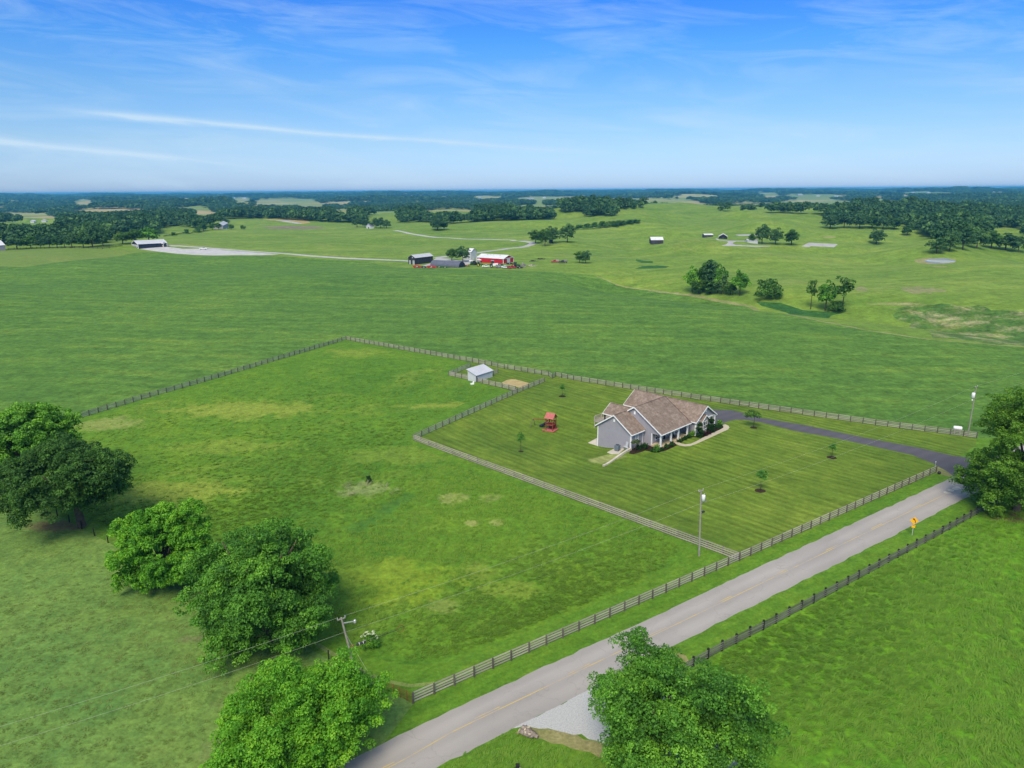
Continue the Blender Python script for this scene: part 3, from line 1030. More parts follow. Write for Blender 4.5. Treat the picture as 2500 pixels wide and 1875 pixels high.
M['pole_wood'] = plain_mat('weathered pole', (.26, .24, .215), .9, .2, .2, 2.0)
M['bark'] = plain_mat('bark', (.085, .068, .05), .95, .1, .4, 2.0, bump=.6)
M['tyre'] = plain_mat('tyre', (.02, .02, .02), .9, .2, .2)
M['red_paint'] = plain_mat('red paint', (.42, .02, .02), .5, .4, .15)
M['green_paint'] = plain_mat('green paint', (.02, .085, .025), .5, .4, .2)
M['yellow_paint'] = plain_mat('yellow paint', (.65, .50, .04), .5, .4, .1)
M['white_paint'] = plain_mat('white paint', (.72, .72, .73), .4, .5, .06)
M['black_paint'] = plain_mat('black paint', (.025, .025, .03), .5, .4, .2)
M['cedar'] = plain_mat('red stained cedar', (.26, .055, .035), .75, .2, .25, 2.0)
M['cedar_roof'] = plain_mat('pinkish red roof boards', (.38, .11, .10), .75, .2, .15, 3.0)
M['rust'] = plain_mat('rusty steel', (.22, .075, .03), .9, .2, .4, 5.0)
M['wire'] = plain_mat('aluminium wire', (.36, .38, .30), .5, .4, .1)
M['cable'] = plain_mat('black cable', (.02, .02, .02), .6, .3, .1)
M['sign_yellow'] = plain_mat('sign yellow', (.80, .42, .004), .5, .4, .04)
M['sign_red'] = plain_mat('sign dark red', (.16, .005, .01), .5, .4, .05)
M['stone_grey'] = plain_mat('rubble', (.25, .23, .21), .95, .1, .4, 1.0)
M['log_end'] = plain_mat('cut log end', (.56, .47, .33), .9, .1, .2, 4.0)
M['log_bark'] = plain_mat('log bark', (.20, .165, .14), .95, .1, .6, 5.0, bump=.6)
M['hvac'] = plain_mat('blue grey casing', (.13, .16, .19), .6, .4, .15)


def shingle_mat():
    m, nt, out = newmat('brown shingles')
    b = bsdf(nt, out, .9, .15)
    tc = nt.nodes.new('ShaderNodeTexCoord')
    v = tc.outputs['Object']
    n1 = noise(nt, v, 4.5, 3, .8)
    n2 = noise(nt, v, 1.2, 4, .7)
    n3 = noise(nt, v, .25, 4, .6)
    f = mth(nt, 'ADD', mth(nt, 'MULTIPLY', n1, .30), mth(nt, 'ADD', mth(nt, 'MULTIPLY', n2, .55), mth(nt, 'MULTIPLY', n3, .15)))
    r = ramp(nt, [(.36, (.115, .083, .064)), (.5, (.182, .137, .110)), (.62, (.270, .212, .174))])
    lk(nt, f, r.inputs[0])
    lk(nt, r.outputs[0], b.inputs['Base Color'])
    bp = nt.nodes.new('ShaderNodeBump')
    bp.inputs['Strength'].default_value = .35
    bp.inputs['Distance'].default_value = .04
    lk(nt, n1, bp.inputs['Height'])
    lk(nt, bp.outputs[0], b.inputs['Normal'])
    return m


def stone_mat():
    m, nt, out = newmat('stone veneer')
    b = bsdf(nt, out, .9, .15)
    tc = nt.nodes.new('ShaderNodeTexCoord')
    vo = nt.nodes.new('ShaderNodeTexVoronoi')
    vo.inputs['Scale'].default_value = 3.2
    lk(nt, tc.outputs['Object'], vo.inputs['Vector'])
    r = ramp(nt, [(0, (.17, .16, .145)), (.5, (.30, .285, .26)), (1, (.46, .44, .41))])
    lk(nt, vo.outputs['Color'], r.inputs[0])
    lk(nt, r.outputs[0], b.inputs['Base Color'])
    return m


M['shingle'] = shingle_mat()
M['stone'] = stone_mat()

# ---------------------------------------------------------------- board fences: every board and post a part
BOARD = {k: MB().box(0, 1, -.014, .014, -.085, .085).mesh('board', M[k]) for k in ('board', 'board_back', 'black_board')}
POST = {k: MB().box(-.075, .075, -.07, .07, -.3, 1.38).add([(-.075, -.07, 1.38), (.075, -.07, 1.38), (.075, .07, 1.38), (-.075, .07, 1.38), (0, 0, 1.42)], [(0, 1, 4), (1, 2, 4), (2, 3, 4), (3, 0, 4)]).mesh('post', M[k]) for k in ('post', 'post_dark', 'black_post')}
RF = random.Random(5)


def board_fence(label, pts, bk='board', pk='post', n=4, group=None, side=1, step=2.44, h0=.24, dh=.335, pscale=1.0):
    """a run of boards on posts along world points; boards nailed on one side"""
    p0 = pts[0]
    t = thing('board_fence', label, 'fence', (p0[0], p0[1], z_at(p0)), 0, group)
    base = np.array([p0[0], p0[1], z_at(p0)])
    first = True
    for a, b in zip(pts[:-1], pts[1:]):
        a, b = np.array(a), np.array(b)
        L = np.linalg.norm(b - a)
        k = max(1, round(L / step))
        an = math.atan2(b[1] - a[1], b[0] - a[0])
        nx, ny = -math.sin(an) * side * .085, math.cos(an) * side * .085
        q = [a + (b - a) * i / k for i in range(k + 1)]
        q = [np.array([x[0], x[1], z_at(x)]) - base for x in q]
        for i in range(0 if first else 1, k + 1):
            inst('post', POST[pk], t, tuple(q[i]), (RF.uniform(-.02, .02), RF.uniform(-.02, .02), an), (pscale, pscale, RF.uniform(.97, 1.03)))
        first = False
        for i in range(k):
            d = q[i + 1] - q[i]
            for j in range(n):
                ja, jb = RF.uniform(-.015, .015), RF.uniform(-.015, .015)
                ln = math.hypot(d[0], d[1])
                inst('board', BOARD[bk], t, (q[i][0] + nx, q[i][1] + ny, q[i][2] + h0 + dh * j + ja), (0, -math.atan2(d[2] + jb - ja, ln), an), (ln * .998, 1, 1))
    return t


FG = 'weathered board fences round the yard and paddock'
board_fence('weathered four board fence running along the road verge beside paddock and lawn', [A0, J, A1], group=FG)
board_fence('weathered board fence dividing the mown lawn from the rough paddock, from roadside fence', [(32.0, 90.8), D0], group=FG)
board_fence('weathered board fence climbing from the paddock corner past the small pen to its gap', [(-20.8, 142.3), tuple(gp(1143, 1014)), tuple(gp(1263, 960)), tuple(gp(1329, 933))], group=FG)
board_fence('grey fence between crop field and paddock, from the apex corner to the pen', [K, tuple(gp(1065, 868.9)), tuple(gp(1200, 893)), tuple(gp(1231, 900.5))], 'board_back', 'post_dark', group=FG)
board_fence('grey fence with dark posts between crop field and lawn, behind the house and driveway', [tuple(gp(1231, 900.5)), tuple(gp(1240, 901)), tuple(gp(1339, 917.8)), tuple(gp(1348, 924.5)), tuple(gp(1357, 919.5)), tuple(gp(1400, 928.5)), tuple(gp(1520, 947.5)), tuple(gp(1640, 966)), tuple(gp(1759, 984)), tuple(gp(1876, 1001)), tuple(gp(2137, 1038.3)), C1], 'board_back', 'post_dark', group=FG)
board_fence('grey board fence along the crop side of the paddock, ending at the tall trees', [(-108, 145), tuple(gp(171, 1028.7)), tuple(gp(346, 976)), tuple(gp(517, 927.5)), K], 'board_back', 'post_dark', group=FG)
board_fence('short board fence bending round the rear of the pale pen shed', [tuple(gp(1148, 896)), tuple(gp(1096, 917.5)), tuple(gp(1143, 927.5))], group=FG)
board_fence('short board fence from the pale pen shed past the dirt patch', [tuple(gp(1166, 933)), tuple(gp(1178, 936.5)), tuple(gp(1259, 955))], group=FG)
board_fence('stub of board fence at the far end of the pale pen shed', [tuple(gp(1204, 916)), tuple(gp(1216, 911))], group=FG)
gg = np.array
board_fence('black post and board fence between road verge and the lush meadow', [tuple(gp(1655, 1648)), tuple(gp(1761.8, 1589)), tuple(gp(1894, 1522)), tuple(gp(2120, 1400)), tuple(gp(2299, 1303.4)), tuple(gp(2415, 1239)), (92, 117)], 'black_board', 'black_post', n=4, side=-1, h0=.3, dh=.28, pscale=1.4)

# dark corner of another board fence at the bottom edge of the photo
bc = gp(1264, 1903)
t = thing('corner_fence', 'black corner post with two thin rails on the grass near the log', 'fence', (bc[0], bc[1], 0))
MB().cbox((0, 0, .75), (.30, .26, 1.6)).cbox((0, 0, 1.58), (.36, .32, .08)).build('post', M['black_post'], t)
for dx, dy, m_ in ((-2.4, -1.0, 'black_post'), (2.6, -1.4, 'board')):
    MB().bar((0, 0, 1.35), (dx, dy, 1.30), .04, .10).build('rail', M[m_], t)
    MB().bar((0, 0, .75), (dx, dy, .72), .04, .10).build('rail', M[m_], t)
    MB().box(-.1, .1, -.1, .1, -.2, 1.5).build('post', M['black_post'], t, loc=(dx, dy, 0))

# wire fence with dark posts along the left pasture, ending in a gate and a rusty panel at the road corner
hp = [gp(930.5, 1680.7), gp(893.8, 1660)]
hd = (np.array(L0) - hp[0]) / np.linalg.norm(np.array(L0) - hp[0])
n_h = int(np.linalg.norm(np.array(L0) - hp[0]) / 4.1)
t = thing('wire_fence', 'wire fence of dark wooden posts between grazed pasture and paddock under the big trees', 'fence', (hp[0][0], hp[0][1], 0))
wp = MB().lathe([(.085, -.3), (.09, 0), (.08, 1.3), (.06, 1.36)], n=8).mesh('post', M['black_post'])
for i in range(n_h):
    q = hd * 4.1 * (i + (0.0 if i else .05))
    inst('post', wp, t, (q[0], q[1], 0), (RF.uniform(-.06, .06), RF.uniform(-.06, .06), 0), (1.15 if i == 0 else 1, 1.15 if i == 0 else 1, 1.12 if i == 0 else RF.uniform(.9, 1.05)))
qe = hd * 4.1 * (n_h - 1)
for z in (.25, .5, .75, 1.0, 1.2):
    MB().tube([(0, 0, z), (qe[0], qe[1], z)], .006, 4).build('wire', M['post_dark'], t)
MB().bar((hd[0] * .1, hd[1] * .1, .95), (hd[0] * 4.05, hd[1] * 4.05, 1.0), .09, .09).build('brace_rail', M['post'], t)

rv = np.array([A0[0] - hp[0][0], A0[1] - hp[0][1]])
t = thing('mesh_fence', 'rusty wire mesh panel with red brown steel posts beside the roadside fence corner', 'fence', (hp[0][0], hp[0][1], 0))
for k in (1, 2, 3, 4):
    q = rv * k / 5
    MB().cbox((q[0], q[1], .62), (.07, .07, 1.36)).build('steel_post', M['rust'], t)
for z in (.1, .3, .5, .7, .9, 1.1, 1.22):
    MB().tube([(0, 0, z), (rv[0], rv[1], z)], .012, 4).build('wire', M['rust'], t)
mb = MB()
for k in range(1, 30):
    q = rv * k / 30
    mb.tube([(q[0], q[1], .05), (q[0], q[1], 1.22)], .006, 3)
o = mb.build('mesh_wires', M['rust'], t)
o['kind'] = 'stuff'
gv = np.array(gp(865, 1712)) - hp[0]
t = thing('tube_gate', 'pale tubular metal gate hinged on the dark corner post by the bright tree', 'gate', (hp[0][0], hp[0][1], 0))
for z in (.25, .45, .65, .85, 1.05, 1.22):
    MB().tube([(gv[0] * .04, gv[1] * .04, z), (gv[0], gv[1], z)], .025, 6).build('rail', M['metal'], t)
for k in (.04, .5, 1.0):
    MB().tube([(gv[0] * k, gv[1] * k, .22), (gv[0] * k, gv[1] * k, 1.25)], .028, 6).build('upright', M['metal'], t)
# ---------------------------------------------------------------- the house
house = thing('house', 'single storey grey house with brown shingle roofs and a white posted front porch', 'house', (HO[0], HO[1], 0), HA)


def gable_roof(name, ridge_axis, a0, a1, c, half, ze, zr, th=.16, parent=None):
    p = [(c - half, ze), (c, zr), (c + half, ze), (c + half, ze - th), (c, zr - th), (c - half, ze - th)]
    o = MB().prism(p, a0, a1, ridge_axis).build(name, M['shingle'], parent or house)
    # ridge cap
    f = (lambda s, t_, z: (s, t_, z)) if ridge_axis == 'x' else (lambda s, t_, z: (t_, s, z))
    MB().bar(f(a0, c, zr + .015), f(a1, c, zr + .015), .26, .05).build('ridge_cap', M['shingle'], o)
    return o


def rake(ridge_axis, s, c, half, ze, zr, w=.26, out=1, parent=None):
    """white boards along the slopes of a gable end, on the plane s"""
    par = parent or house
    f = (lambda t_, z: (s, t_, z)) if ridge_axis == 'x' else (lambda t_, z: (t_, s, z))
    for sg in (-1, 1):
        t0, t1 = c + sg * (half + .02), c
        d = MB()
        pr = [(t0, ze + .01), (t1, zr + .02), (t1, zr - w), (t0, ze - w)]
        d.prism(pr, s - (.06 if out < 0 else -.003), s + (.06 if out > 0 else -.003), ridge_axis)
        d.build('rake_trim', M['white'], par)


def gutter(ridge_axis, a0, a1, t, ze, parent=None):
    m_ = MB()
    if ridge_axis == 'x':
        m_.box(a0, a1, t - .075, t + .075, ze - .19, ze - .03)
    else:
        m_.box(t - .075, t + .075, a0, a1, ze - .19, ze - .03)
    return m_.build('gutter', M['white'], parent or house)


def window(wx, wy, z0, w, h, face, lights=1, parent=None):
    """double hung window on a wall; face is the outward axis: '-x', '-y', '+x'"""
    def bx(a0, a1, z0_, z1_, d0, d1):
        if face == '-y':
            return (a0, a1, wy - d1, wy - d0, z0_, z1_)
        if face == '-x':
            return (wx - d1, wx - d0, a0, a1, z0_, z1_)
        return (wx + d0, wx + d1, a0, a1, z0_, z1_)
    a = wx if face == '-y' else wy
    fr = MB().box(*bx(a - w / 2 - .09, a - w / 2, z0 - .09, z0 + h + .12, .0, .06)).box(*bx(a + w / 2, a + w / 2 + .09, z0 - .09, z0 + h + .12, .0, .06))
    fr.box(*bx(a - w / 2, a + w / 2, z0 - .09, z0, .0, .07)).box(*bx(a - w / 2, a + w / 2, z0 + h, z0 + h + .12, .0, .06))
    o = fr.build('window', M['white'], parent or house)
    MB().box(*bx(a - w / 2, a + w / 2, z0 + h / 2 - .04, z0 + h / 2 + .04, .0, .05)).build('sash_bar', M['white'], o)
    for k in range(lights):
        x0, x1 = a - w / 2 + w * k / lights, a - w / 2 + w * (k + 1) / lights
        for q, (za, zb) in enumerate(((z0, z0 + h / 2 - .04), (z0 + h / 2 + .04, z0 + h))):
            MB().box(*bx(x0 + .02, x1 - .02, za, zb, .0, .022)).build('pane', M['glass'] if q == 0 or lights > 1 else M['screen'], o)
        if k:
            MB().box(*bx(x0 - .05, x0 + .05, z0, z0 + h, .0, .055)).build('mullion', M['white'], o)
    return o


# main block
MZ = lambda y: 3.05 + .645 * (y + .45)
gw = [(2.2, -.3), (13.0, -1.9), (13.0, 3.15), (6.5, 7.32), (0.0, 3.14), (0.0, 2.72), (2.2, 2.72)]
MB().prism(gw, .0, .2, 'x').build('gable_wall', M['siding'], house)
MB().prism(gw, 10.2, 10.4, 'x').build('gable_wall', M['siding'], house)
MB().box(.2, 11.8, 2.2, 2.4, -.3, 4.3).build('porch_wall', M['siding'], house)
MB().box(.2, 11.8, 12.8, 13.0, -1.9, 3.15).build('rear_wall', M['siding'], house)
MB().box(-.1, 10.5, -.2, 2.2, -.35, .3).build('porch_floor', M['porch_wood'], house)
MB().box(.2, 10.2, .1, 2.2, 2.95, 3.02).build('porch_ceiling', M['white'], house)
MB().box(-.05, 10.45, -.16, .16, 2.72, 3.0).build('porch_beam', M['white'], house)
MB().box(10.4, 11.8, 2.2, 13.0, 2.7, 2.9).build('link_roof', M['shingle'], house)
gable_roof('main_roof', 'x', -.35, 10.75, 6.5, 6.95, 3.07, 7.55)
rake('x', -.35, 6.5, 6.95, 3.07, 7.55, out=-1)
M['edge_shade'] = plain_mat('painted roof edge shade', (.085, .062, .05), .8, .2, .2)  # dark bars paint in the shade line where main roof meets wing roof
MB().bar((10.76, -.45, 3.06), (10.76, 6.5, 7.55), .14, .10).build('roof_edge_shade', M['edge_shade'], house)
MB().bar((10.76, 13.45, 3.06), (10.76, 6.5, 7.55), .14, .10).build('roof_edge_shade', M['edge_shade'], house)
gutter('x', -.35, 10.75, -.5, 3.08)
for x in (.15, 3.85, 6.6, 10.05):
    MB().box(x - .15, x + .15, -.16, .14, .3, 2.72).box(x - .2, x + .2, -.2, .18, .3, .5).box(x - .19, x + .19, -.19, .17, 2.55, 2.7).build('porch_post', M['white'], house)
MB().box(-.06, .26, 2.05, 2.2, -.2, 2.72).build('corner_board', M['white'], house)
window(2.4, 2.2, 1.0, 1.9, 1.35, '-y', 2)
window(6.2, 2.2, 1.0, 1.6, 1.35, '-y', 2)
window(9.1, 2.2, 1.0, .9, 1.35, '-y', 1)
d = MB().box(4.15, 4.28, 2.14, 2.2, .3, 2.5).box(5.22, 5.35, 2.14, 2.2, .3, 2.5).box(4.28, 5.22, 2.14, 2.2, 2.38, 2.5).build('door', M['white'], house)
MB().box(4.28, 5.22, 2.17, 2.2, .3, 2.38).build('door_leaf', M['dark_wood'], d)
MB().cbox((5.12, 2.15, 1.3), (.05, .06, .12)).build('handle', M['metal'], d)
# left wing
MB().prism([(4.0, -.3), (12.6, -2.0), (12.6, 3.3), (8.3, 6.24), (4.0, 3.3)], -4.5, -4.3, 'x').build('gable_wall', M['siding'], house)
MB().box(-4.3, .0, 4.0, 4.2, -.3, 3.35).build('front_wall', M['siding'], house)
MB().box(-4.3, .0, 12.4, 12.6, -2.0, 3.35).build('rear_wall', M['siding'], house)
gable_roof('wing_roof', 'x', -4.85, -.002, 8.3, 4.7, 3.2, 6.42)
rake('x', -4.85, 8.3, 4.7, 3.2, 6.42, out=-1)
gutter('x', -4.85, -.4, 3.55, 3.2)
gutter('x', -4.85, -.4, 13.05, 3.2)
MB().box(-4.56, -4.28, 3.9, 3.999, -.4, 3.05).box(-4.56, -4.501, 3.999, 4.2, -.4, 3.05).build('corner_board', M['white'], house)
MB().box(-4.56, -4.501, 12.42, 12.62, -2.0, 3.05).build('corner_board', M['white'], house)
MB().tube([(-4.62, 3.6, 3.05), (-4.66, 3.86, 2.7), (-4.66, 3.86, .15), (-4.8, 3.6, .05)], .06, 6).build('downspout', M['white'], house)
MB().tube([(-.5, 3.6, 3.05), (-.55, 3.9, 2.7), (-.55, 3.9, .1)], .05, 6).build('downspout', M['white'], house)
window(-2.5, 4.0, .85, .95, 1.75, '-y', 1)
# right wing
MB().prism([(11.8, -.3), (19.5, -.3), (19.5, 3.2), (15.65, 5.6), (11.8, 3.2)], -.9, -.7, 'y').build('gable_wall', M['siding'], house)
MB().prism([(11.8, -.3), (19.5, -.3), (19.5, 3.2), (15.65, 5.6), (11.8, 3.2)], 17.3, 17.5, 'y').build('gable_wall', M['siding'], house)
MB().box(11.8, 12.0, -.7, 17.3, -1.2, 3.2).build('side_wall', M['siding'], house)
MB().box(19.3, 19.5, -.7, 17.3, -.3, 3.2).build('side_wall', M['siding'], house)
MB().box(11.75, 19.55, -.99, -.9, -.3, 3.0).build('stone_facing', M['stone'], house)
MB().box(11.7, 19.6, -1.06, -.9, 3.0, 3.16).build('frieze_board', M['white'], house)
gable_roof('garage_roof', 'y', -1.3, 17.85, 15.65, 4.25, 3.12, 5.9)
rake('y', -1.3, 15.65, 4.25, 3.12, 5.9, out=-1)
rake('y', 17.85, 15.65, 4.25, 3.12, 5.9, out=1)
gutter('y', -1.3, 17.85, 11.35, 3.12)
gutter('y', -1.3, 17.85, 19.95, 3.12)
MB().box(11.7, 11.98, -1.08, -.99, -.3, 3.0).box(11.7, 11.799, -.99, -.75, -.3, 3.0).build('corner_board', M['white'], house)
MB().box(19.34, 19.6, -1.08, -.99, -.3, 3.0).build('corner_board', M['white'], house)
MB().tube([(19.9, -1.2, 2.95), (19.66, -1.0, 2.6), (19.66, -1.0, .1)], .055, 6).build('downspout', M['white'], house)
MB().tube([(11.45, -1.1, 2.95), (11.66, -.85, 2.6), (11.66, -.85, .1)], .055, 6).build('downspout', M['white'], house)
for y0 in (3.2, 9.2):
    g_ = MB().box(19.5, 19.56, y0, y0 + 4.9, -.05, 2.5).build('garage_door', M['white'], house)
    for k in range(4):
        MB().box(19.56, 19.585, y0 + .1, y0 + 4.8, .03 + k * .62, .55 + k * .62).build('panel', M['white'], g_)
# stone bay in front of the right wing
MB().prism([(13.35, -.3), (16.1, -.3), (16.1, 3.0), (14.73, 4.05), (13.35, 3.0)], -1.45, -.99, 'y').build('stone_bay', M['stone'], house)
gable_roof('bay_roof', 'y', -1.7, -.55, 14.73, 1.65, 2.88, 4.16, .12)
rake('y', -1.7, 14.73, 1.65, 2.88, 4.16, .2, out=-1)
window(14.75, -1.45, 1.0, 1.35, 1.6, '-y', 2)
# covered deck at the rear
gable_roof('deck_roof', 'y', 10.5, 17.2, 5.7, 2.75, 3.1, 4.95)
rake('y', 17.2, 5.7, 2.75, 3.1, 4.95, out=1)
gutter('y', 13.2, 17.2, 2.9, 3.1)
MB().prism([(3.2, 3.0), (8.2, 3.0), (5.7, 4.75)], 16.85, 17.0, 'y').build('gable_wall', M['siding'], house)
for x in (3.35, 8.05):
    MB().box(x - .12, x + .12, 16.75, 17.0, -1.8, 3.0).build('deck_post', M['dark_wood'], house)
dk = MB()
for k in range(30):
    dk.box(3.2, 8.2, 13.0 + k * .228, 13.0 + k * .228 + .21, .72, .78)
o = dk.build('deck_boards', M['board'], house)
o['kind'] = 'stuff'
MB().box(3.2, 8.2, 13.0, 19.85, .5, .7).build('deck_frame', M['board'], house)
for x, y in ((3.3, 19.7), (8.1, 19.7), (5.7, 19.7)):
    MB().box(x - .08, x + .08, y - .08, y + .08, -2.0, 1.75).build('deck_post', M['board'], house)
for a, b in (((3.25, 17.0), (3.25, 19.8)), ((3.25, 19.8), (8.15, 19.8)), ((8.15, 17.0), (8.15, 19.8))):
    r_ = MB().bar((*a, 1.72), (*b, 1.72), .12, .06).build('deck_railing', M['board'], house)
    MB().bar((*a, .95), (*b, .95), .06, .06).build('lower_rail', M['board'], r_)
    bl = MB()
    n_ = int(math.dist(a, b) / .16)
    for k in range(n_):
        x, y = a[0] + (b[0] - a[0]) * (k + .5) / n_, a[1] + (b[1] - a[1]) * (k + .5) / n_
        bl.box(x - .02, x + .02, y - .02, y + .02, .95, 1.7)
    q = bl.build('balusters', M['board'], r_)
    q['kind'] = 'stuff'
# gable vents and roof pipe
MB().box(-.1, -.003, 6.28, 6.68, 5.85, 6.5).build('gable_vent', M['white'], house)
MB().box(-4.6, -4.503, 8.1, 8.5, 4.85, 5.45).build('gable_vent', M['white'], house)
MB().box(15.45, 15.85, -1.0, -.903, 4.45, 5.0).build('gable_vent', M['white'], house)
MB().lathe([(.06, 0), (.06, .75)], (9.3, 9.6, 5.35), 8).build('vent_pipe', M['dark_wood'], house)


def at_house(u, v, z=None):
    p = H(u, v)
    return (p[0], p[1], z_at(p) if z is None else z)


# rocking chairs on the porch
def porch_chair(u, v, rz, mat, label):
    t = thing('rocking_chair', label, 'chair', at_house(u, v, .3), HA + rz, 'rocking chairs on the front porch')
    MB().box(-.28, .28, -.26, .26, .40, .45).build('seat', M[mat], t)
    MB().prism([(.24, .45), (.30, .45), (.48, 1.2), (.42, 1.2)], -.27, .27, 'x').build('backrest', M[mat], t)
    for s in (-1, 1):
        MB().box(s * .27 - .03, s * .27 + .03, -.24, -.18, .06, .62).build('leg', M[mat], t)
        MB().box(s * .27 - .03, s * .27 + .03, .20, .26, .06, .66).build('leg', M[mat], t)
        MB().box(s * .27 - .05, s * .27 + .05, -.30, .34, .62, .66).build('armrest', M[mat], t)
        MB().bar((s * .27, -.42, .07), (s * .27, .50, .07), .05, .06).build('rocker', M[mat], t)


porch_chair(7.7, 1.3, 0, 'white', 'white rocking chair on the porch, the one at the far post')
porch_chair(6.75, .95, .2, 'black_paint', 'black rocking chair on the porch just behind the third white post')

# air conditioner, meter, folded sheets, drain
a_ = at_house(-6.3, 6.0)
t = thing('air_conditioner', 'blue grey outdoor air conditioner on its pad against the gable wall', 'air conditioner', a_, HA + .1)
MB().box(-.45, .45, -.45, .45, .05, 1.15).build('casing', M['hvac'], t)
for k in range(6):
    MB().box(-.465, .465, -.465, .465, .12 + k * .17, .16 + k * .17).build('louvre', M['hvac'], t)
MB().lathe([(.38, 1.15), (.38, 1.19)], n=16).build('fan_grille', M['black_paint'], t)
a_ = at_house(-4.9, 4.75)
t = thing('leaning_sheet', 'pale folded garden chair leaning on the gable wall beside the air conditioner', 'chair', a_, HA)
MB().prism([(-.15, .0), (-.08, .0), (.28, 1.5), (.2, 1.5)], -.3, .3, 'y').build('back_panel', M['metal'], t)
MB().bar((-.15, -.5, .35), (-.25, .55, .6), .5, .06).build('seat_panel', M['metal'], t)
MB().bar((-.15, .5, .0), (-.2, .3, .9), .06, .06).build('leg', M['metal'], t)
MB().bar((-.3, -.45, .0), (-.1, -.3, .7), .06, .06).build('leg', M['metal'], t)
w0, w1 = H(-4.75, 3.75), tuple(gp(1472.5, 1140.5))
t = thing('retaining_wall', 'long low pale concrete wall running down the lawn from the house corner', 'wall', (w0[0], w0[1], z_at(w0)), 0)
b_ = np.array(w0)
kk = 9
for k in range(kk):
    p, q = b_ + (np.array(w1) - b_) * k / kk, b_ + (np.array(w1) - b_) * (k + .985) / kk
    p3 = (p[0] - w0[0], p[1] - w0[1], z_at(p) - z_at(w0) + .12)
    q3 = (q[0] - w0[0], q[1] - w0[1], z_at(q) - z_at(w0) + .12)
    MB().bar(p3, q3, .42, .62).build('block', M['concrete'], t)

# ---------------------------------------------------------------- pale shed in the pen
c0, cl, crr = gp(1163, 932.8), gp(1141, 928.8), gp(1202.7, 920)
ax = math.atan2(*(crr - c0)[::-1])
ln, wd = np.linalg.norm(crr - c0), np.linalg.norm(cl - c0) * .98
t = thing('shed', 'pale metal lean-to shed in the fenced pen by the dirt patch', 'shed', (c0[0], c0[1], 0), ax)
hf = top_z(c0, 916.5)
hr = top_z(cl, 903.0)
MB().prism([(0, -.1), (wd, -.1), (wd, hr - .05), (0, hf - .05)], .0, .1, 'x').build('end_wall', M['white_wall'], t)
MB().prism([(0, -.1), (wd, -.1), (wd, hr - .05), (0, hf - .05)], ln - .1, ln, 'x').build('end_wall', M['white_wall'], t)
MB().box(.1, ln - .1, 0, .1, -.1, hf - .08).build('front_wall', M['white_wall'], t)
MB().box(.1, ln - .1, wd - .1, wd, -.1, hr - .08).build('rear_wall', M['white_wall'], t)
sl = (hr - hf) / wd
rr = MB().prism([(-.25, hf - .25 * sl), (wd + .35, hr + .35 * sl), (wd + .35, hr + .35 * sl + .08), (-.25, hf - .25 * sl + .08)], -.25, ln + .2, 'x').build('roof', M['metal_roof'], t)
for k in range(12):
    x = .1 + k * (ln - .1) / 11
    MB().bar((x, -.24, hf - .24 * sl + .1), (x, wd + .34, hr + .34 * sl + .1), .05, .04).build('seam', M['metal_roof'], rr)
MB().box(-.03, .16, -.03, .0, -.1, hf - .1).box(-.03, .0, .0, .12, -.1, hf - .1).build('corner_trim', M['grey_metal'], t)
for k, (px, py, s) in enumerate([(1153, 938.5, .9), (1156, 934.5, .6)]):
    p = gp(px, py)
    tag(MB().box(-s / 2, s / 2, -s / 3, s / 3, 0, .28).box(-s / 2 + .04, s / 2 - .04, -s / 3 + .04, s / 3 - .04, .28, .33).build('feed_trough', M['white'], None, loc=(p[0], p[1], 0), rz=.5 + k),
        ['long white trough lying on the grass before the pale shed', 'small pale trough against the corner of the pale shed'][k], 'trough')

# ---------------------------------------------------------------- play tower
pp = gp(1345, 1050)
t = thing('play_tower', 'red stained wooden play tower with swing arm, slide and pinkish pitched roof', 'playset', (pp[0], pp[1], z_at(pp)), math.radians(-30))
for x in (-.85, .85):
    for y in (-.85, .85):
        MB().box(x - .07, x + .07, y - .07, y + .07, -.1, 3.0).build('post', M['cedar'], t)
MB().box(-.9, .9, -.9, .9, 1.35, 1.45).build('deck', M['cedar'], t)
MB().box(-1.25, 1.25, -1.25, 1.25, .02, .16).build('sandbox_floor', M['cedar_roof'], t)
for s in (-1, 1):
    MB().bar((-.85, s * .85, 2.15), (.85, s * .85, 2.15), .05, .16).build('guard_rail', M['cedar'], t)
    MB().bar((s * .85, -.85, 2.15), (s * .85, .85, 2.15), .05, .16).build('guard_rail', M['cedar'], t)
    MB().bar((s * .85, -.85, 2.95), (s * .85, .85, 2.95), .06, .14).build('top_rail', M['cedar'], t)
    MB().bar((-.85, s * .85, 2.95), (.85, s * .85, 2.95), .06, .14).build('top_rail', M['cedar'], t)
    MB().prism([(s * 1.15, 2.95), (0, 4.0), (0, 4.06), (s * 1.2, 2.98)], -1.1, 1.1, 'x').build('roof_panel', M['cedar_roof'], t)
for k in range(5):
    MB().box(-.80 + k * .36, -.62 + k * .36, .83, .87, 1.45, 2.1).build('slat', M['cedar'], t)
MB().box(-.93, -.87, -.3, .2, 1.55, 2.1).build('steering_board', M['log_end'], t)
MB().prism([(1.0, 0), (1.7, 0), (.92, 1.45), (.86, 1.4)], -.7, .7, 'x').build('climbing_wall', M['cedar'], t)
MB().bar((-.8, -.2, 2.35), (-4.0, -.9, 2.25), .10, .14).build('swing_beam', M['cedar'], t)
MB().bar((-4.0, -.9, 2.3), (-4.6, -1.9, -.05), .09, .09).build('swing_leg', M['post'], t)
MB().bar((-4.0, -.9, 2.3), (-4.2, .5, -.05), .09, .09).build('swing_leg', M['post'], t)
MB().tube([(-.9, .3, 1.45), (-1.4, .3, 1.35), (-2.2, .3, .75), (-2.9, .3, .35)], .34, 10).build('tube_slide', M['navy_wall'], t)
bp_ = gp(1326, 1053)
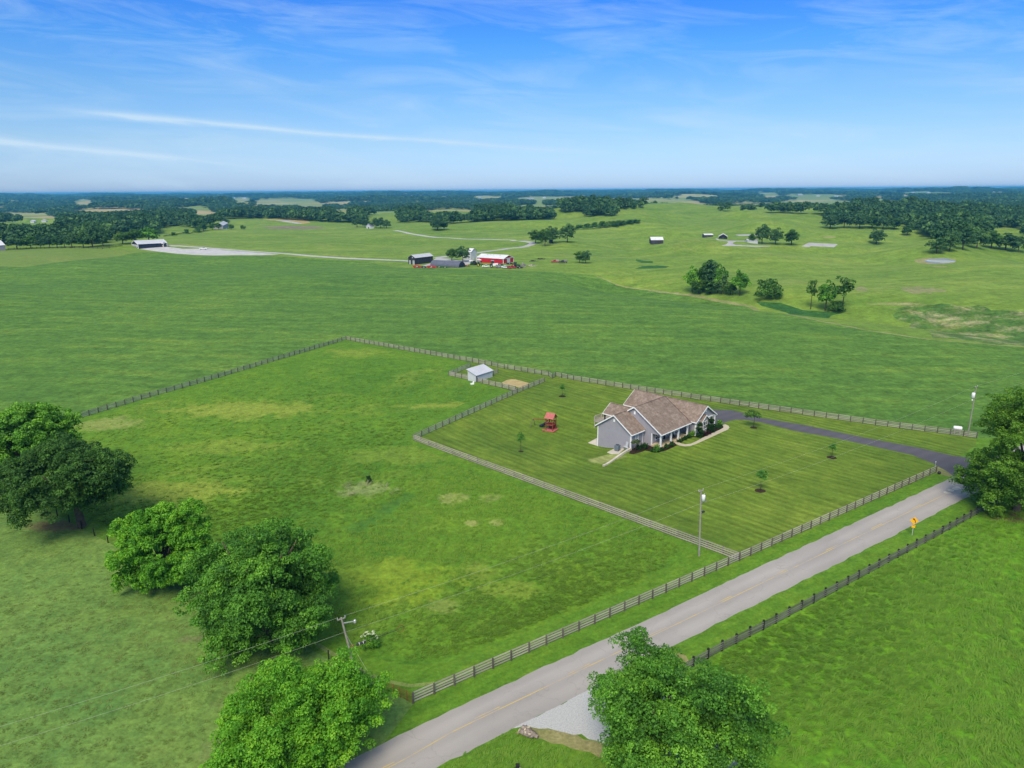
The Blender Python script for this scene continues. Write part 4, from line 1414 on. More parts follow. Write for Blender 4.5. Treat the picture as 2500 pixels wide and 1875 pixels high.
tag(MB().lathe([(.04, .0), (.17, .06), (.24, .2), (.24, .3), (.17, .44), (.04, .5)], n=12).build('ball', M['cedar_roof'], None, True, loc=(bp_[0], bp_[1], z_at(bp_))), 'pale pink ball on the lawn under the swing arm of the play tower', 'ball')

# ---------------------------------------------------------------- utility poles and wires
def pole(label, base, top_py, top_px):
    """leaning pole whose head is seen at the given photo point"""
    z0 = 0
    z = top_z(base, top_py)
    d = ray(top_px, top_py)
    k = ((base[0] * d[0] + base[1] * d[1]) / (d[0] ** 2 + d[1] ** 2))
    top = np.array([d[0] * k, d[1] * k, CAMH + d[2] * k])
    t = thing('utility_pole', label, 'utility pole', (base[0], base[1], 0), 0, 'utility poles along the road')
    ht = np.array([top[0] - base[0], top[1] - base[1], top[2]])
    MB().tube([(0, 0, -.4), tuple(ht * .5), tuple(ht)], [.145, .12, .095], 10).build('pole', M['pole_wood'], t)
    return t, ht


pb1, pb2, pb3 = gp(868, 1640), gp(1707, 1357), gp(2362, 1066)
t1, h1 = pole('weathered utility pole with a lamp arm standing behind the bright foreground tree', pb1, 1508, 833)
t2, h2 = pole('weathered utility pole with transformer can beside the corner of the lawn fence', pb2, 1196, 1711.5)
t3, h3 = pole('pale utility pole with transformer rising behind the tall roadside tree', pb3, 943, 2384)
wd_ = np.array([math.cos(math.radians(32)), math.sin(math.radians(32)), 0])


def insulator(t, p):
    MB().lathe([(.03, -.12), (.06, -.06), (.04, 0), (.06, .05), (.03, .12)], tuple(p), 8).build('insulator', M['metal'], t)


def arm(t, a, b, w=.1):
    MB().bar(tuple(a), tuple(b), w, w).build('crossarm', M['pole_wood'], t)


def can(t, c, s=1.0):
    q = MB().lathe([(.2 * s, -.45 * s), (.27 * s, -.42 * s), (.27 * s, .42 * s), (.2 * s, .5 * s)], tuple(c), 14).build('transformer', M['white_paint'], t, True)
    MB().lathe([(.05 * s, .5 * s), (.06 * s, .72 * s)], tuple(np.array(c) + [.1, 0, 0]), 6).build('bushing', M['metal'], q)


for t, hh in ((t1, h1), (t2, h2), (t3, h3)):
    arm(t, hh - wd_ * .45 - [0, 0, .15], hh + wd_ * .45 - [0, 0, .15])
    insulator(t, hh - wd_ * .42 + [0, 0, .02])
    insulator(t, hh + wd_ * .42 + [0, 0, .02])
can(t2, h2 * .875 + np.array([.40, .1, 0]), .95)
can(t3, h3 * .82 + np.array([-.36, -.05, 0]), 1.2)
arm(t2, h2 * .80, h2 * .80 + wd_ * 1.3 + [0, 0, .05], .07)
arm(t3, h3 * .73 - wd_ * .6, h3 * .73 + wd_ * .3, .07)
MB().lathe([(.10, -.12), (.16, 0), (.12, .14)], tuple(h3 * .74 - wd_ * .75), 8).build('lamp', M['white'], t3)
MB().cbox(tuple(h2 * .66 + wd_ * .55), (.45, .22, .24), .55).build('junction_box', M['black_paint'], t2)
arm(t2, h2 * .66, h2 * .66 + wd_ * .5, .05)
MB().bar(tuple(h1 * .90), tuple(h1 * .90 + np.array([1.15, .1, .15])), .09, .09).build('lamp_arm', M['metal'], t1)
MB().lathe([(.09, -.2), (.15, -.14), (.15, .14), (.08, .22)], tuple(h1 * .90 + np.array([1.3, .1, .15])), 10).build('lamp_head', M['metal'], t1)


def sag(a, b, s, n=18):
    a, b = np.array(a), np.array(b)
    return [tuple(a + (b - a) * i / n - np.array([0, 0, 4 * s * (i / n) * (1 - i / n)])) for i in range(n + 1)]


def wire(label, a, b, s=.5, r=.0085, mat='wire', name='power_line'):
    a, b = np.array(a), np.array(b)
    pts = [tuple(np.array(p) - a) for p in sag(a, b, s)]
    return tag(MB().tube(pts, r, 5).build(name, M[mat], None, loc=tuple(a)), label, 'wire')


def P3(b, h, k=1.0, off=(0, 0, 0)):
    return np.array([b[0], b[1], 0]) + h * k + np.array(off)


u3 = wd_
pb0 = pb1 - (pb2 - pb1) * .98
hh0 = np.array([0, 0, h1[2]])
wire('upper overhead wire from the lamp pole towards the lower edge over grazed pasture', P3(pb1, h1, 1, -u3 * .42 + [0, 0, .12]), P3(pb0, hh0), .7)
wire('lower overhead wire from the lamp pole towards the lower edge over grazed pasture', P3(pb1, h1, .74), P3(pb0, hh0, .74), .7)
wire('upper overhead wire spanning from the lamp pole to the transformer pole', P3(pb1, h1, 1, u3 * .42 + [0, 0, .12]), P3(pb2, h2, 1, -u3 * .42 + [0, 0, .12]), .5)
wire('lower overhead wire spanning from the lamp pole to the transformer pole', P3(pb1, h1, .74), P3(pb2, h2, .80), .5)
wire('upper overhead wire from the transformer pole over lawn and driveway to the pale pole', P3(pb2, h2, 1, u3 * .42 + [0, 0, .12]), P3(pb3, h3, 1, -u3 * .42 + [0, 0, .12]), .9)
wire('lower overhead wire from the transformer pole over lawn and driveway to the pale pole', P3(pb2, h2, .80, u3 * 1.3), P3(pb3, h3, .76, -u3 * .1), .9)
pb4 = pb3 + (pb3 - pb2) * .9
wire('upper overhead wire leaving the pale pole past the top of the roadside tree', P3(pb3, h3, 1, u3 * .42 + [0, 0, .12]), P3(pb4, h3, 1), .8)
wire('lower overhead wire leaving the pale pole into the crown of the roadside tree', P3(pb3, h3, .76), P3(pb4, h3, .76), .8)
ca, cb = P3(pb1, h1, .50), P3(pb2, h2, .66)
wire('thin dark cable sagging from the lamp pole to the transformer pole', ca, cb, .6, .014, 'cable', 'telephone_cable')
cd_ = (cb - ca) / np.linalg.norm(cb - ca)
q0 = ca + cd_ * 1.4 + np.array([0, 0, -.35])
t = thing('splice_case', 'black cable splice case with coiled cable loop hanging by the lamp pole', 'cable box', tuple(q0), math.atan2(cd_[1], cd_[0]))
MB().tube([(-.55, 0, 0), (-.45, 0, 0), (.45, 0, 0), (.55, 0, 0)], [.08, .15, .15, .08], 10).build('case', M['black_paint'], t)
MB().tube([(.5, 0, .04), (2.2, 0, .12), (4.2, 0, .22)], .035, 6).build('cable_bundle', M['cable'], t)
MB().tube([(4.2, 0, .22)] + [(4.6 + .42 * math.cos(a), 0.0, .22 + .42 * math.sin(a)) for a in np.linspace(math.pi, -math.pi * .9, 14)], .03, 6).build('cable_loop', M['rust'], t)
MB().cbox((-1.0, 0, 0), (.35, .12, .14)).build('orange_tag', M['rust'], t)
for k in (-.22, .22):
    MB().lathe([(.155, -.03), (.155, .03)], (0, 0, 0), 10).build('clamp_band', M['white'], t).matrix_local = Matrix.Translation((k, 0, 0)) @ Matrix.Rotation(math.pi / 2, 4, 'Y')
for i, (ka, kx, ky) in enumerate([(.72, 1.9, -1.0), (.50, 1.6, -1.3)]):
    a_ = P3(pb1, h1, ka)
    wire(['taller guy wire slanting from the lamp pole to the ground', 'shorter guy wire slanting from the lamp pole to the ground'][i], a_, np.array([pb1[0] + kx, pb1[1] + ky, 0.0]), 0, .014, 'wire', 'guy_wire')

# ---------------------------------------------------------------- road sign, tank, log, small things
sp = gp(2226.5, 1306.8)
t = thing('road_sign', 'yellow diamond curve sign with dark red arrow above a small yellow plate', 'road sign', (sp[0], sp[1], 0), math.radians(-18))
MB().box(-.04, .04, -.025, .025, -.3, 2.9).build('sign_post', M['metal'], t)
r_ = .60
MB().prism([(0, 2.45 - r_), (r_, 2.45), (0, 2.45 + r_), (-r_, 2.45)], -.06, -.035, 'y').build('diamond_plate', M['sign_yellow'], t)
MB().box(-.24, .24, -.06, -.035, 1.28, 1.74).build('speed_plate', M['sign_yellow'], t)
ar = [(.10, 2.08), (.20, 2.08), (.21, 2.32), (.15, 2.52), (.02, 2.68), (.08, 2.75), (-.22, 2.84), (-.14, 2.54), (-.07, 2.61), (.06, 2.46), (.11, 2.30)]
MB().prism(ar, -.072, -.0605, 'y').build('arrow', M['sign_red'], t)
MB().prism([(-.16, 1.62), (.18, 1.60), (.18, 1.64), (-.16, 1.67)], -.068, -.0605, 'y').build('plate_line', M['sign_red'], t)

tp = gp(2340, 1062)
tp = tp + np.array([.2, .9])
t = thing('white_tank', 'white horizontal tank standing behind the end of the grey crop field fence', 'tank', (tp[0], tp[1], 0), math.radians(-25))
MB().tube([(-.82, 0, 1.25), (-.72, 0, 1.25), (.72, 0, 1.25), (.82, 0, 1.25)], [.25, .42, .42, .25], 14).build('shell', M['white_paint'], t, True)
for x in (-.5, .5):
    MB().box(x - .06, x + .06, -.3, .3, 0, .92).build('leg', M['metal'], t)
MB().lathe([(.12, 0), (.12, .14)], (0, 0, 1.62), 8).build('cap', M['metal'], t)

lp = gp(1272, 1786)
t = thing('fallen_log', 'fallen forked log with pale cut ends lying on the grass beside the road', 'log', (lp[0], lp[1], 0), 0)
ld = gp(1310, 1806) - lp
ld = ld / np.linalg.norm(ld)
RL = random.Random(3)
ln_ = Vector((-ld[1], ld[0], 0))
for k, (off, z, r0, r1, L_) in enumerate([(.26, .30, .28, .22, 1.9), (-.22, .28, .26, .2, 1.5)]):
    pts = [Vector((ld[0] * s_ * L_, ld[1] * s_ * L_, z + RL.uniform(-.03, .03) - .06 * s_)) + ln_ * (off * (1 - .5 * s_)) for s_ in (0, .2, .4, .6, .8, 1)]
    rad = [r0, r0 * .94, r0 * 1.04, r0 * .9, r1 * 1.05, r1 * .7]
    lg = MB().tube(pts, rad, 10).build('log', M['log_bark'], t)
    MB().tube([pts[0] - Vector((ld[0], ld[1], 0)) * .02, pts[0] + Vector((ld[0], ld[1], 0)) * .03], r0 * .93, 10).build('cut_end', M['log_end'], lg)
    for q in range(6):
        s_ = RL.uniform(.15, .95)
        c_ = Vector((ld[0] * s_ * L_, ld[1] * s_ * L_, z + r0 * .8)) + ln_ * (off + RL.uniform(-.2, .2))
        MB().cbox(tuple(c_), (.3, .1, .07), RL.uniform(0, 3)).build('bark_flake', M['log_end'] if q % 2 else M['log_bark'], lg)
sp_ = gp(2292.5, 1157)
tag(MB().lathe([(.12, 0), (.28, .08), (.30, .3), (.2, .5), (.06, .58)], n=9).build('black_bag', M['black_paint'], None, True, loc=(sp_[0], sp_[1], 0)), 'small black bag on the dry grass past the end of the roadside fence', 'bag')
sp_ = gp(2283, 1139)
t = thing('reflector_post', 'short white topped marker post at the edge of the driveway', 'marker', (sp_[0], sp_[1], 0))
MB().box(-.04, .04, -.03, .03, 0, .9).build('stake', M['metal'], t)
MB().lathe([(.02, -.09), (.09, 0), (.02, .09)], (0, 0, .95), 8).build('reflector', M['white'], t)

# faded yellow centre lines
cl_ = [((a[0] + b[0]) / 2, (a[1] + b[1]) / 2) for a, b in [((-90, -4), (-86, -12)), ((-45, 32.6), (-41, 28.2)), ((-26, 46.6), (-22, 42.6)), ((-12.5, 56.6), (-7.6, 53.2))]] + [(-6.2, 58.1), (2.2, 63.8), (9.1, 68.5), (29.3, 82.2), (36.6, 87.2), (55.1, 99.8), (62.5, 104.9), (82.5, 118.5), (112, 138.7)]
mk = [('paint_solid', -.13), ('paint_dashed', .13)]
mm, ntm, outm = newmat('faded yellow paint')
bm_ = bsdf(ntm, outm, .8, .2)
nv_ = noise(ntm, objvec(ntm), .25, 4, .7)
rm_ = ramp(ntm, [(.40, (.31, .275, .225)), (.56, (.46, .34, .11))])
lk(ntm, nv_, rm_.inputs[0])
lk(ntm, rm_.outputs[0], bm_.inputs['Base Color'])
lens = np.cumsum([0] + [math.dist(a, b) for a, b in zip(cl_[:-1], cl_[1:])])
cx = lambda s: np.array([np.interp(s, lens, [p[0] for p in cl_]), np.interp(s, lens, [p[1] for p in cl_])])
mb = MB()
s_ = 0.0
while s_ < lens[-1] - 1:
    for off, on in ((-.14, True), (.14, int(s_ / 1.0) % 12 < 3)):
        if on:
            a, b = cx(s_), cx(s_ + 1.0)
            n_ = np.array([-(b - a)[1], (b - a)[0]]) / np.linalg.norm(b - a)
            q = [a + n_ * (off - .055), b + n_ * (off - .055), b + n_ * (off + .055), a + n_ * (off + .055)]
            mb.add([(p[0], p[1], .006) for p in q], [(0, 1, 2, 3)])
    s_ += 1.0
structure(mb.build('road_marking', mm))
# pale patched asphalt near the junction
mb = MB()
for k, (px, py) in enumerate([(2313, 1203), (2322, 1197), (2331, 1193), (2338, 1190)]):
    p = gp(px, py)
    mb.prism([(p[0] + x, p[1] + y) for x, y in disc((0, 0), .55, 9, .4, k)], .003, .008 + .001 * k, 'z')
structure(mb.build('road_patch', M['concrete']))
# ---------------------------------------------------------------- foliage
def leaf_mat(name, dark, mid, light, trans=.36, oscale=.22, up=False):
    m, nt, out = newmat(name)
    at = nt.nodes.new('ShaderNodeAttribute')
    at.attribute_name = 'tint'
    oi = nt.nodes.new('ShaderNodeObjectInfo')
    f = mth(nt, 'ADD', at.outputs['Fac'], mth(nt, 'MULTIPLY', mth(nt, 'SUBTRACT', oi.outputs['Random'], .5), oscale), True)
    r = ramp(nt, [(.1, dark), (.5, mid), (.95, light)])
    lk(nt, f, r.inputs[0])
    d = nt.nodes.new('ShaderNodeBsdfPrincipled')
    d.inputs['Roughness'].default_value = .62
    d.inputs['Specular IOR Level'].default_value = .22
    lk(nt, r.outputs[0], d.inputs['Base Color'])
    t = nt.nodes.new('ShaderNodeBsdfTranslucent')
    lk(nt, mixc(nt, 1.0, r.outputs[0], (1.0, 1.05, .55), 'MULTIPLY'), t.inputs['Color'])
    mx = nt.nodes.new('ShaderNodeMixShader')
    mx.inputs[0].default_value = trans
    if up:                                   # blades shade like the sward they stand in
        un = nt.nodes.new('ShaderNodeCombineXYZ')
        un.inputs[2].default_value = 1.0
        lk(nt, un.outputs[0], d.inputs['Normal'])
        lk(nt, un.outputs[0], t.inputs['Normal'])
    lk(nt, d.outputs[0], mx.inputs[1])
    lk(nt, t.outputs[0], mx.inputs[2])
    lk(nt, mx.outputs[0], out.inputs[0])
    return m


M['leaf_bright'] = leaf_mat('bright leaves', (0.0454, 0.1640, 0.0114), (0.1173, 0.3427, 0.0180), (0.3028, 0.5510, 0.0372), .34)
M['leaf_green'] = leaf_mat('green leaves', (0.0368, 0.1182, 0.0160), (0.0969, 0.2732, 0.0231), (0.2529, 0.5032, 0.0429), .30)
M['leaf_mid'] = leaf_mat('mid green leaves', (0.0343, 0.0994, 0.0172), (0.0686, 0.1628, 0.0224), (0.1326, 0.2622, 0.0370))
M['leaf_deep'] = leaf_mat('deep green leaves', (0.0234, 0.0741, 0.0144), (0.0598, 0.1518, 0.0220), (0.1260, 0.2812, 0.0374))
M['leaf_olive'] = leaf_mat('olive leaves', (0.0461, 0.1309, 0.0143), (0.0906, 0.2095, 0.0186), (0.1730, 0.3404, 0.0343))
M['leaf_wood'] = leaf_mat('woodland leaves', (0.0217, 0.0715, 0.0234), (0.0497, 0.1258, 0.0330), (0.1087, 0.2145, 0.0495), .2, .5)
M['leaf_grey'] = leaf_mat('grey green leaves', (.05, .085, .03), (.085, .13, .045), (.15, .20, .08))
M['leaf_bush'] = leaf_mat('bush leaves', (.010, .040, .008), (.022, .078, .012), (.045, .130, .020))
M['leaf_sap'] = leaf_mat('sapling leaves', (.06, .19, .03), (.10, .27, .04), (.16, .36, .06), .45)
M['leaf_yew'] = leaf_mat('arborvitae leaves', (.008, .032, .007), (.015, .055, .009), (.028, .085, .014))
M['leaf_burgundy'] = leaf_mat('burgundy leaves', (.016, .006, .008), (.03, .010, .014), (.055, .018, .022), .2)
M['flower_white'] = plain_mat('white flowers', (.55, .60, .42), .8, .2, .15)


def leaf_cloud(lob_c, lob_r, tint, n, size, seed, low=-.35, flat=.0):
    """leaf faces spread over the shells of many lobes: vertices, faces, tints"""
    g = np.random.default_rng(seed)
    lob_c, lob_r, tint = map(np.asarray, (lob_c, lob_r, tint))
    w = lob_r ** 2
    k = g.choice(len(lob_r), n, p=w / w.sum())
    d = g.normal(size=(n, 3))
    d /= np.linalg.norm(d, axis=1)[:, None]
    fl = d[:, 2] < low
    d[fl, 2] *= -1
    rad = lob_r[k] * (.62 + .42 * g.random(n) ** .6)
    p = lob_c[k] + d * rad[:, None] * np.array([1, 1, .8])
    nrm = d + .75 * g.normal(size=(n, 3)) + np.array([0, 0, .45])
    nrm /= np.linalg.norm(nrm, axis=1)[:, None]
    a = np.cross(nrm, g.normal(size=(n, 3)))
    a /= np.linalg.norm(a, axis=1)[:, None]
    b = np.cross(nrm, a)
    s = (size * (.6 + .8 * g.random(n)))[:, None]
    V = np.stack([p - a * s * .5, p - b * s * .33 + nrm * s * .08, p + a * s * .5, p + b * s * .33 + nrm * s * .08], 1).reshape(-1, 3)
    F = np.arange(4 * n).reshape(-1, 4)
    T = np.clip(tint[k] * .62 + .38 * g.random(n), 0, 1)
    return V, F, np.repeat(T, 4)


def leaf_mesh(name, V, F, T, mat):
    me = mesh_np(name, V, F)
    at = me.attributes.new('tint', 'FLOAT', 'POINT')
    at.data.foreach_set('value', np.asarray(T, np.float32))
    me.materials.append(mat)
    return me


def lobes(n, seed, cz, rx, ry, rz, r0, r1, inner=.55, low=-.55, holes=0):
    """lobes of a crown: most near an uneven ellipsoid's surface, some inside"""
    g = np.random.default_rng(seed)
    c, r = [], []
    ph = g.uniform(0, 6.28, 6)
    am = g.uniform(.05, .16, 3)
    while len(c) < n:
        d = g.normal(size=3)
        d /= np.linalg.norm(d)
        if d[2] < low:
            continue
        az = math.atan2(d[1], d[0])
        f = 1 + am[0] * math.sin(2 * az + ph[0]) + am[1] * math.sin(3 * az + ph[1] + 2 * d[2]) + am[2] * math.sin(5 * az + ph[2] - 3 * d[2])
        k = (inner + (1 - inner) * g.random() ** .5) * f
        rr = g.uniform(r0, r1)
        c.append((d[0] * (rx * k - rr * .6), d[1] * (ry * k - rr * .6), cz + d[2] * (rz * k - rr * .5)))
        r.append(rr)
    return np.array(c), np.array(r), g.random(n)


def trunk(t, h, r, crown_c, crown_r, seed, mat='bark', limbs=7, lean=(0, 0), z0=None):
    g = random.Random(seed)
    hb = h * .34 if z0 is None else z0
    MB().tube([(0, 0, -.4), (r * .1, 0, .15), (lean[0] * .4, lean[1] * .4, hb * .6), (lean[0], lean[1], hb * 1.25)], [r * 1.7, r * 1.15, r * .9, r * .7], 10).build('trunk', M[mat], t, True)
    for i in range(limbs):
        a = 2 * math.pi * (i + g.random() * .5) / limbs
        e = g.uniform(.3, .6)
        p1 = Vector((lean[0], lean[1], hb * g.uniform(.8, 1.15)))
        p3 = Vector((math.cos(a) * crown_r[0] * e, math.sin(a) * crown_r[1] * e, crown_c + crown_r[2] * g.uniform(-.15, .6)))
        p2 = (p1 + p3) / 2 + Vector((g.uniform(-.4, .4), g.uniform(-.4, .4), -.3))
        MB().tube([p1, p2, p3], [r * .5, r * .32, r * .1], 7).build('limb', M[mat], t, True)


def big_tree(label, base, w, top, cz_lo, leaf, nlobe, nleaf, size, seed, group, depth=None, r=.45, off=(0, 0), inner=.5, low=-.5, lob=(.085, .15)):
    """a broad tree: w crown width, top height, cz_lo lower edge of the crown"""
    t = thing('broadleaf_tree', label, 'tree', (base[0], base[1], z_at(base)), 0, group)
    rx, ry, rz = w / 2, (depth or w) / 2, (top - cz_lo) / 2
    cz = (top + cz_lo) / 2
    c, rr, tt = lobes(nlobe, seed, cz, rx, ry, rz, w * lob[0], w * lob[1], inner, low)
    # fit the lobes to the wanted width and height
    for ax_, lo_, hi_ in ((0, -rx, rx), (1, -ry, ry), (2, cz_lo, top)):
        a_, b_ = (c[:, ax_] - rr).min(), (c[:, ax_] + rr).max()
        c[:, ax_] = lo_ + rr + (c[:, ax_] - rr - a_) * ((hi_ - lo_ - 2 * rr) / (b_ - a_ - 2 * rr))
    c[:, 0] += off[0]
    c[:, 1] += off[1]
    # every lobe carries tufts of leaves on its outside, with gaps between them
    g = np.random.default_rng(seed + 9)
    ns = 13
    k = np.repeat(np.arange(len(c)), ns)
    d = g.normal(size=(len(k), 3))
    out_ = c[k] - np.array([off[0], off[1], cz])
    out_ /= np.linalg.norm(out_, axis=1)[:, None] + 1e-6
    d = d / np.linalg.norm(d, axis=1)[:, None] + .55 * out_ + np.array([0, 0, .25])
    d /= np.linalg.norm(d, axis=1)[:, None]
    c2 = c[k] + d * rr[k][:, None] * g.uniform(.62, 1.12, len(k))[:, None]
    r2 = rr[k] * g.uniform(.20, .40, len(k))
    t2 = np.clip(tt[k] * .5 + .5 * g.random(len(k)), 0, 1)
    V, F, T = leaf_cloud(c2, r2, t2, int(nleaf * .84), size, seed)
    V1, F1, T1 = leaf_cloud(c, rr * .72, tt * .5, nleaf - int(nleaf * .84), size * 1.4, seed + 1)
    V, F, T = np.vstack([V, V1]), np.vstack([F, F1 + len(V)]), np.concatenate([T, T1])
    o = inst('crown', leaf_mesh('crown', V, F, T, M[leaf]), t)
    trunk(t, top, r, cz, (rx, ry, rz), seed, lean=(off[0] * .3, off[1] * .3))
    return t


GB = 'large broadleaf trees near the road and along the pasture fence'
def crown_w(px_w, base, h):
    """metres for a picture width at a point h above the ground"""
    q = CM.T @ (np.array([base[0], base[1], h]) - np.array([0, 0, CAMH]))
    return px_w * -q[2] / FPX


# base point, picture width, picture row of the top
for (label, base, pw, tpy, lo, leaf, nl, nf, sz, seed, kw) in [
    ('broad dark tree cut off by the edge beyond the large maple on the pasture fence', (-84.5, 116.0), 275, 985, 1.2, 'leaf_green', 60, 70000, .33, 21, dict(off=(.5, 0))),
    ('large deep green maple with a pale trunk on the pasture fence line', gp(200, 1287), 310, 1080, 2.9, 'leaf_deep', 72, 92000, .30, 22, dict(r=.6, off=(-1.4, 0))),
    ('bright green round tree left of its darker neighbour on the pasture fence', gp(405, 1425), 245, 1244, .5, 'leaf_bright', 62, 84000, .25, 23, dict()),
    ('wide spreading mid green tree with dark gaps in the middle of the pasture fence', gp(648, 1560), 380, 1262, .5, 'leaf_green', 80, 122000, .24, 24, dict(r=.55)),
    ('bright green tree in the foreground hiding the foot of the lamp pole', (-19.2, 53.6), 430, 1655, .5, 'leaf_bright', 84, 120000, .205, 25, dict(inner=.3, low=-.5)),
    ('vivid green loose crowned tree beside the gravel entrance across the road', (15.0, 51.4), 480, 1615, .2, 'leaf_green', 80, 120000, .205, 26, dict(inner=.3, low=-.6, off=(.3, .3))),
    ('tall dark olive tree beside the road where the driveway meets it', gp(2480, 1246), 305, 915, .3, 'leaf_olive', 84, 110000, .27, 27, dict(depth=19, r=.55, low=-.75, off=(.3, 0))),
]:
    tz = top_z(base, tpy) - z_at(base)
    w_ = crown_w(pw, base, tz * .6)
    big_tree(label, base, w_, tz, lo, leaf, nl, nf, sz, seed, GB, **kw)

# ---- prototype crowns of unit height for everything farther away
PROTO = {}


def proto(key, leaf, nl, n, size, seed, w, cz, rz, lob, low=-.5, inner=.5, wisp=False):
    c, rr, tt = lobes(nl, seed, cz, w / 2, w / 2, rz, lob[0], lob[1], inner, low)
    V, F, T = leaf_cloud(c, rr, tt, n, size, seed)
    PROTO[key] = leaf_mesh('crown', V, F, T, M[leaf])


proto('round_a', 'leaf_wood', 46, 2600, .075, 31, .95, .56, .44, (.10, .17), low=-.85)
proto('round_b', 'leaf_wood', 40, 2600, .075, 32, 1.05, .55, .45, (.11, .19), low=-.85)
proto('round_c', 'leaf_deep', 46, 2600, .075, 33, .85, .56, .44, (.09, .16), low=-.85)
proto('tall', 'leaf_wood', 40, 2200, .06, 34, .45, .55, .46, (.07, .12))
proto('bush', 'leaf_deep', 36, 1800, .10, 35, 1.25, .42, .56, (.13, .24), low=-.8)
proto('wispy', 'leaf_mid', 26, 700, .06, 36, .5, .58, .40, (.05, .11), inner=.2)
proto('green', 'leaf_mid', 46, 2600, .075, 37, .95, .56, .44, (.10, .17), low=-.85)
proto('green_b', 'leaf_green', 44, 2600, .075, 38, 1.0, .56, .44, (.10, .17), low=-.85)
proto('sapling', 'leaf_sap', 24, 520, .065, 39, .55, .66, .32, (.06, .12), inner=.3)
proto('sapling_dark', 'leaf_mid', 26, 1100, .08, 40, .85, .70, .28, (.10, .17))
proto('sapling_grey', 'leaf_grey', 20, 650, .075, 41, .6, .70, .28, (.07, .13), inner=.3)
TRK = MB().tube([(0, 0, -.05), (0, 0, .05), (.01, .01, .35), (0, .01, .62)], [.038, .030, .024, .012], 7).mesh('trunk', M['bark'], True)
TRK_THIN = MB().tube([(0, 0, -.03), (.004, 0, .3), (.01, .01, .6), (0, .01, .9)], [.014, .012, .009, .004], 6).mesh('trunk', M['bark'], True)


def tree_at(label, px, py, hpx, wpx, key, group=None, thin=False, name='broadleaf_tree', cat='tree', hmin=0):
    p = gp(px, py)
    k = mpp(p)
    h = max(hmin, top_z(p, py - hpx) - z_at(p))
    pr = PROTO[key]
    if not hasattr(proto, key):
        co = np.empty(len(pr.vertices) * 3, np.float32)
        pr.vertices.foreach_get('co', co)
        setattr(proto, key, float(np.percentile(np.abs(co.reshape(-1, 3)[:, 0]), 97)) * 2)
    sw = wpx * k / (getattr(proto, key) * 1.02)
    t = thing(name, label, cat, (p[0], p[1], z_at(p)), RF.uniform(0, 6.28), group)
    inst('crown', pr, t, (0, 0, 0), (0, 0, 0), (sw, sw, h / 1.02))
    if key != 'bush':
        inst('trunk', TRK_THIN if thin else TRK, t, (0, 0, 0), (0, 0, 0), (max(sw, h * .7), max(sw, h * .7), h))
    return t


ORD = ['first', 'second', 'third', 'fourth', 'fifth', 'sixth', 'seventh', 'eighth', 'ninth']
GR = 'trees standing in the far rolling pasture'
for a in [
    ('dark round tree left of the pair behind the curved dark shed at the farmyard', 1103, 636, 29, 25, 'round_c'),
    ('taller dark tree right beside the white gabled farm building', 1130, 639, 36, 34, 'round_a'),
    ('dark tree at the bend where the pale farm lane ends', 1307.3, 594.5, 33, 28, 'round_c'),
    ('thin front tree with bare trunk ahead of the dark clump by the lane bend', 1330.8, 601.6, 46, 22, 'green'),
    ('broad dark tree over the small hut by the lane bend', 1349, 593.5, 40, 36, 'round_b'),
    ('tall dark tree at the far end of the clump by the lane bend', 1385, 591.5, 43, 36, 'round_a'),
    ('smaller tree of the lone pair in the open pasture beyond the parked trucks', 1414.6, 641.5, 28, 22, 'round_c'),
    ('rounder tree of the lone pair in the open pasture beyond the parked trucks', 1430, 642.8, 30, 28, 'round_b'),
    ('small dark tree nearest the pale fork in the hillside lane', 1834.8, 592.8, 23, 18, 'round_c'),
    ('tallest dark tree beside the white house on the hillside lane', 1860, 596, 46, 33, 'round_a'),
    ('dark bushy tree in the middle of the three beside the hillside lane', 1892.6, 596.5, 39, 36, 'round_b'),
    ('dark tree with a spike at its top nearest the square pale pad', 1932, 598, 38, 35, 'round_c'),
    ('lone umbrella shaped dark tree between square pad and pond', 2139, 596, 36, 40, 'round_b'),
    ('small lone tree below the big wood on the slope', 2214.4, 575, 25, 24, 'round_c'),
    ('leafy green tree at the near end of the gully thicket', 1690, 714, 62, 40, 'green_b'),
    ('dark leafy tree low in the middle of the gully thicket', 1706, 718, 36, 34, 'green'),
    ('tall dark tree towering over the gully thicket', 1733.7, 717, 88, 32, 'tall'),
    ('leaning green tree with one long limb in the gully thicket', 1752, 715, 68, 38, 'green_b'),
    ('round dark tree filling the foot of the gully thicket', 1735, 718, 34, 34, 'round_c'),
    ('grey green tree in the back of the gully thicket', 1716, 712, 70, 34, 'round_c'),
    ('pale trunked low tree between thicket and the rounded green tree', 1762, 718, 44, 34, 'round_a'),
    ('bushy low tree beside the rounded green tree in the gully', 1783, 720, 30, 26, 'green'),
    ('rounded green tree on a short stem right of the gully thicket', 1805.8, 722, 61, 44, 'green_b'),
    ('dense dark bushy tree standing alone right of the gully', 1873, 730, 57, 60, 'bush'),
    ('slim wispy tree at the near side of the reed bed', 1979, 755, 78, 26, 'wispy'),
    ('leafy wispy tree in the middle of the reed bed group', 2014.6, 758, 72, 44, 'green_b'),
    ('tall airy tree with bare upper limbs in the reed bed group', 2055.7, 759, 89, 42, 'wispy'),
    ('low dark bush at the foot of the reed bed trees', 2040, 760, 30, 40, 'bush'),
    ('dark evergreen clump standing alone before the far woods', 1068, 562, 29, 44, 'round_b'),
    ('small tree behind the lone clump before the far woods', 1084, 561, 22, 20, 'round_c'),
]:
    tree_at(*a, group=GR, thin='wispy' in a[5])

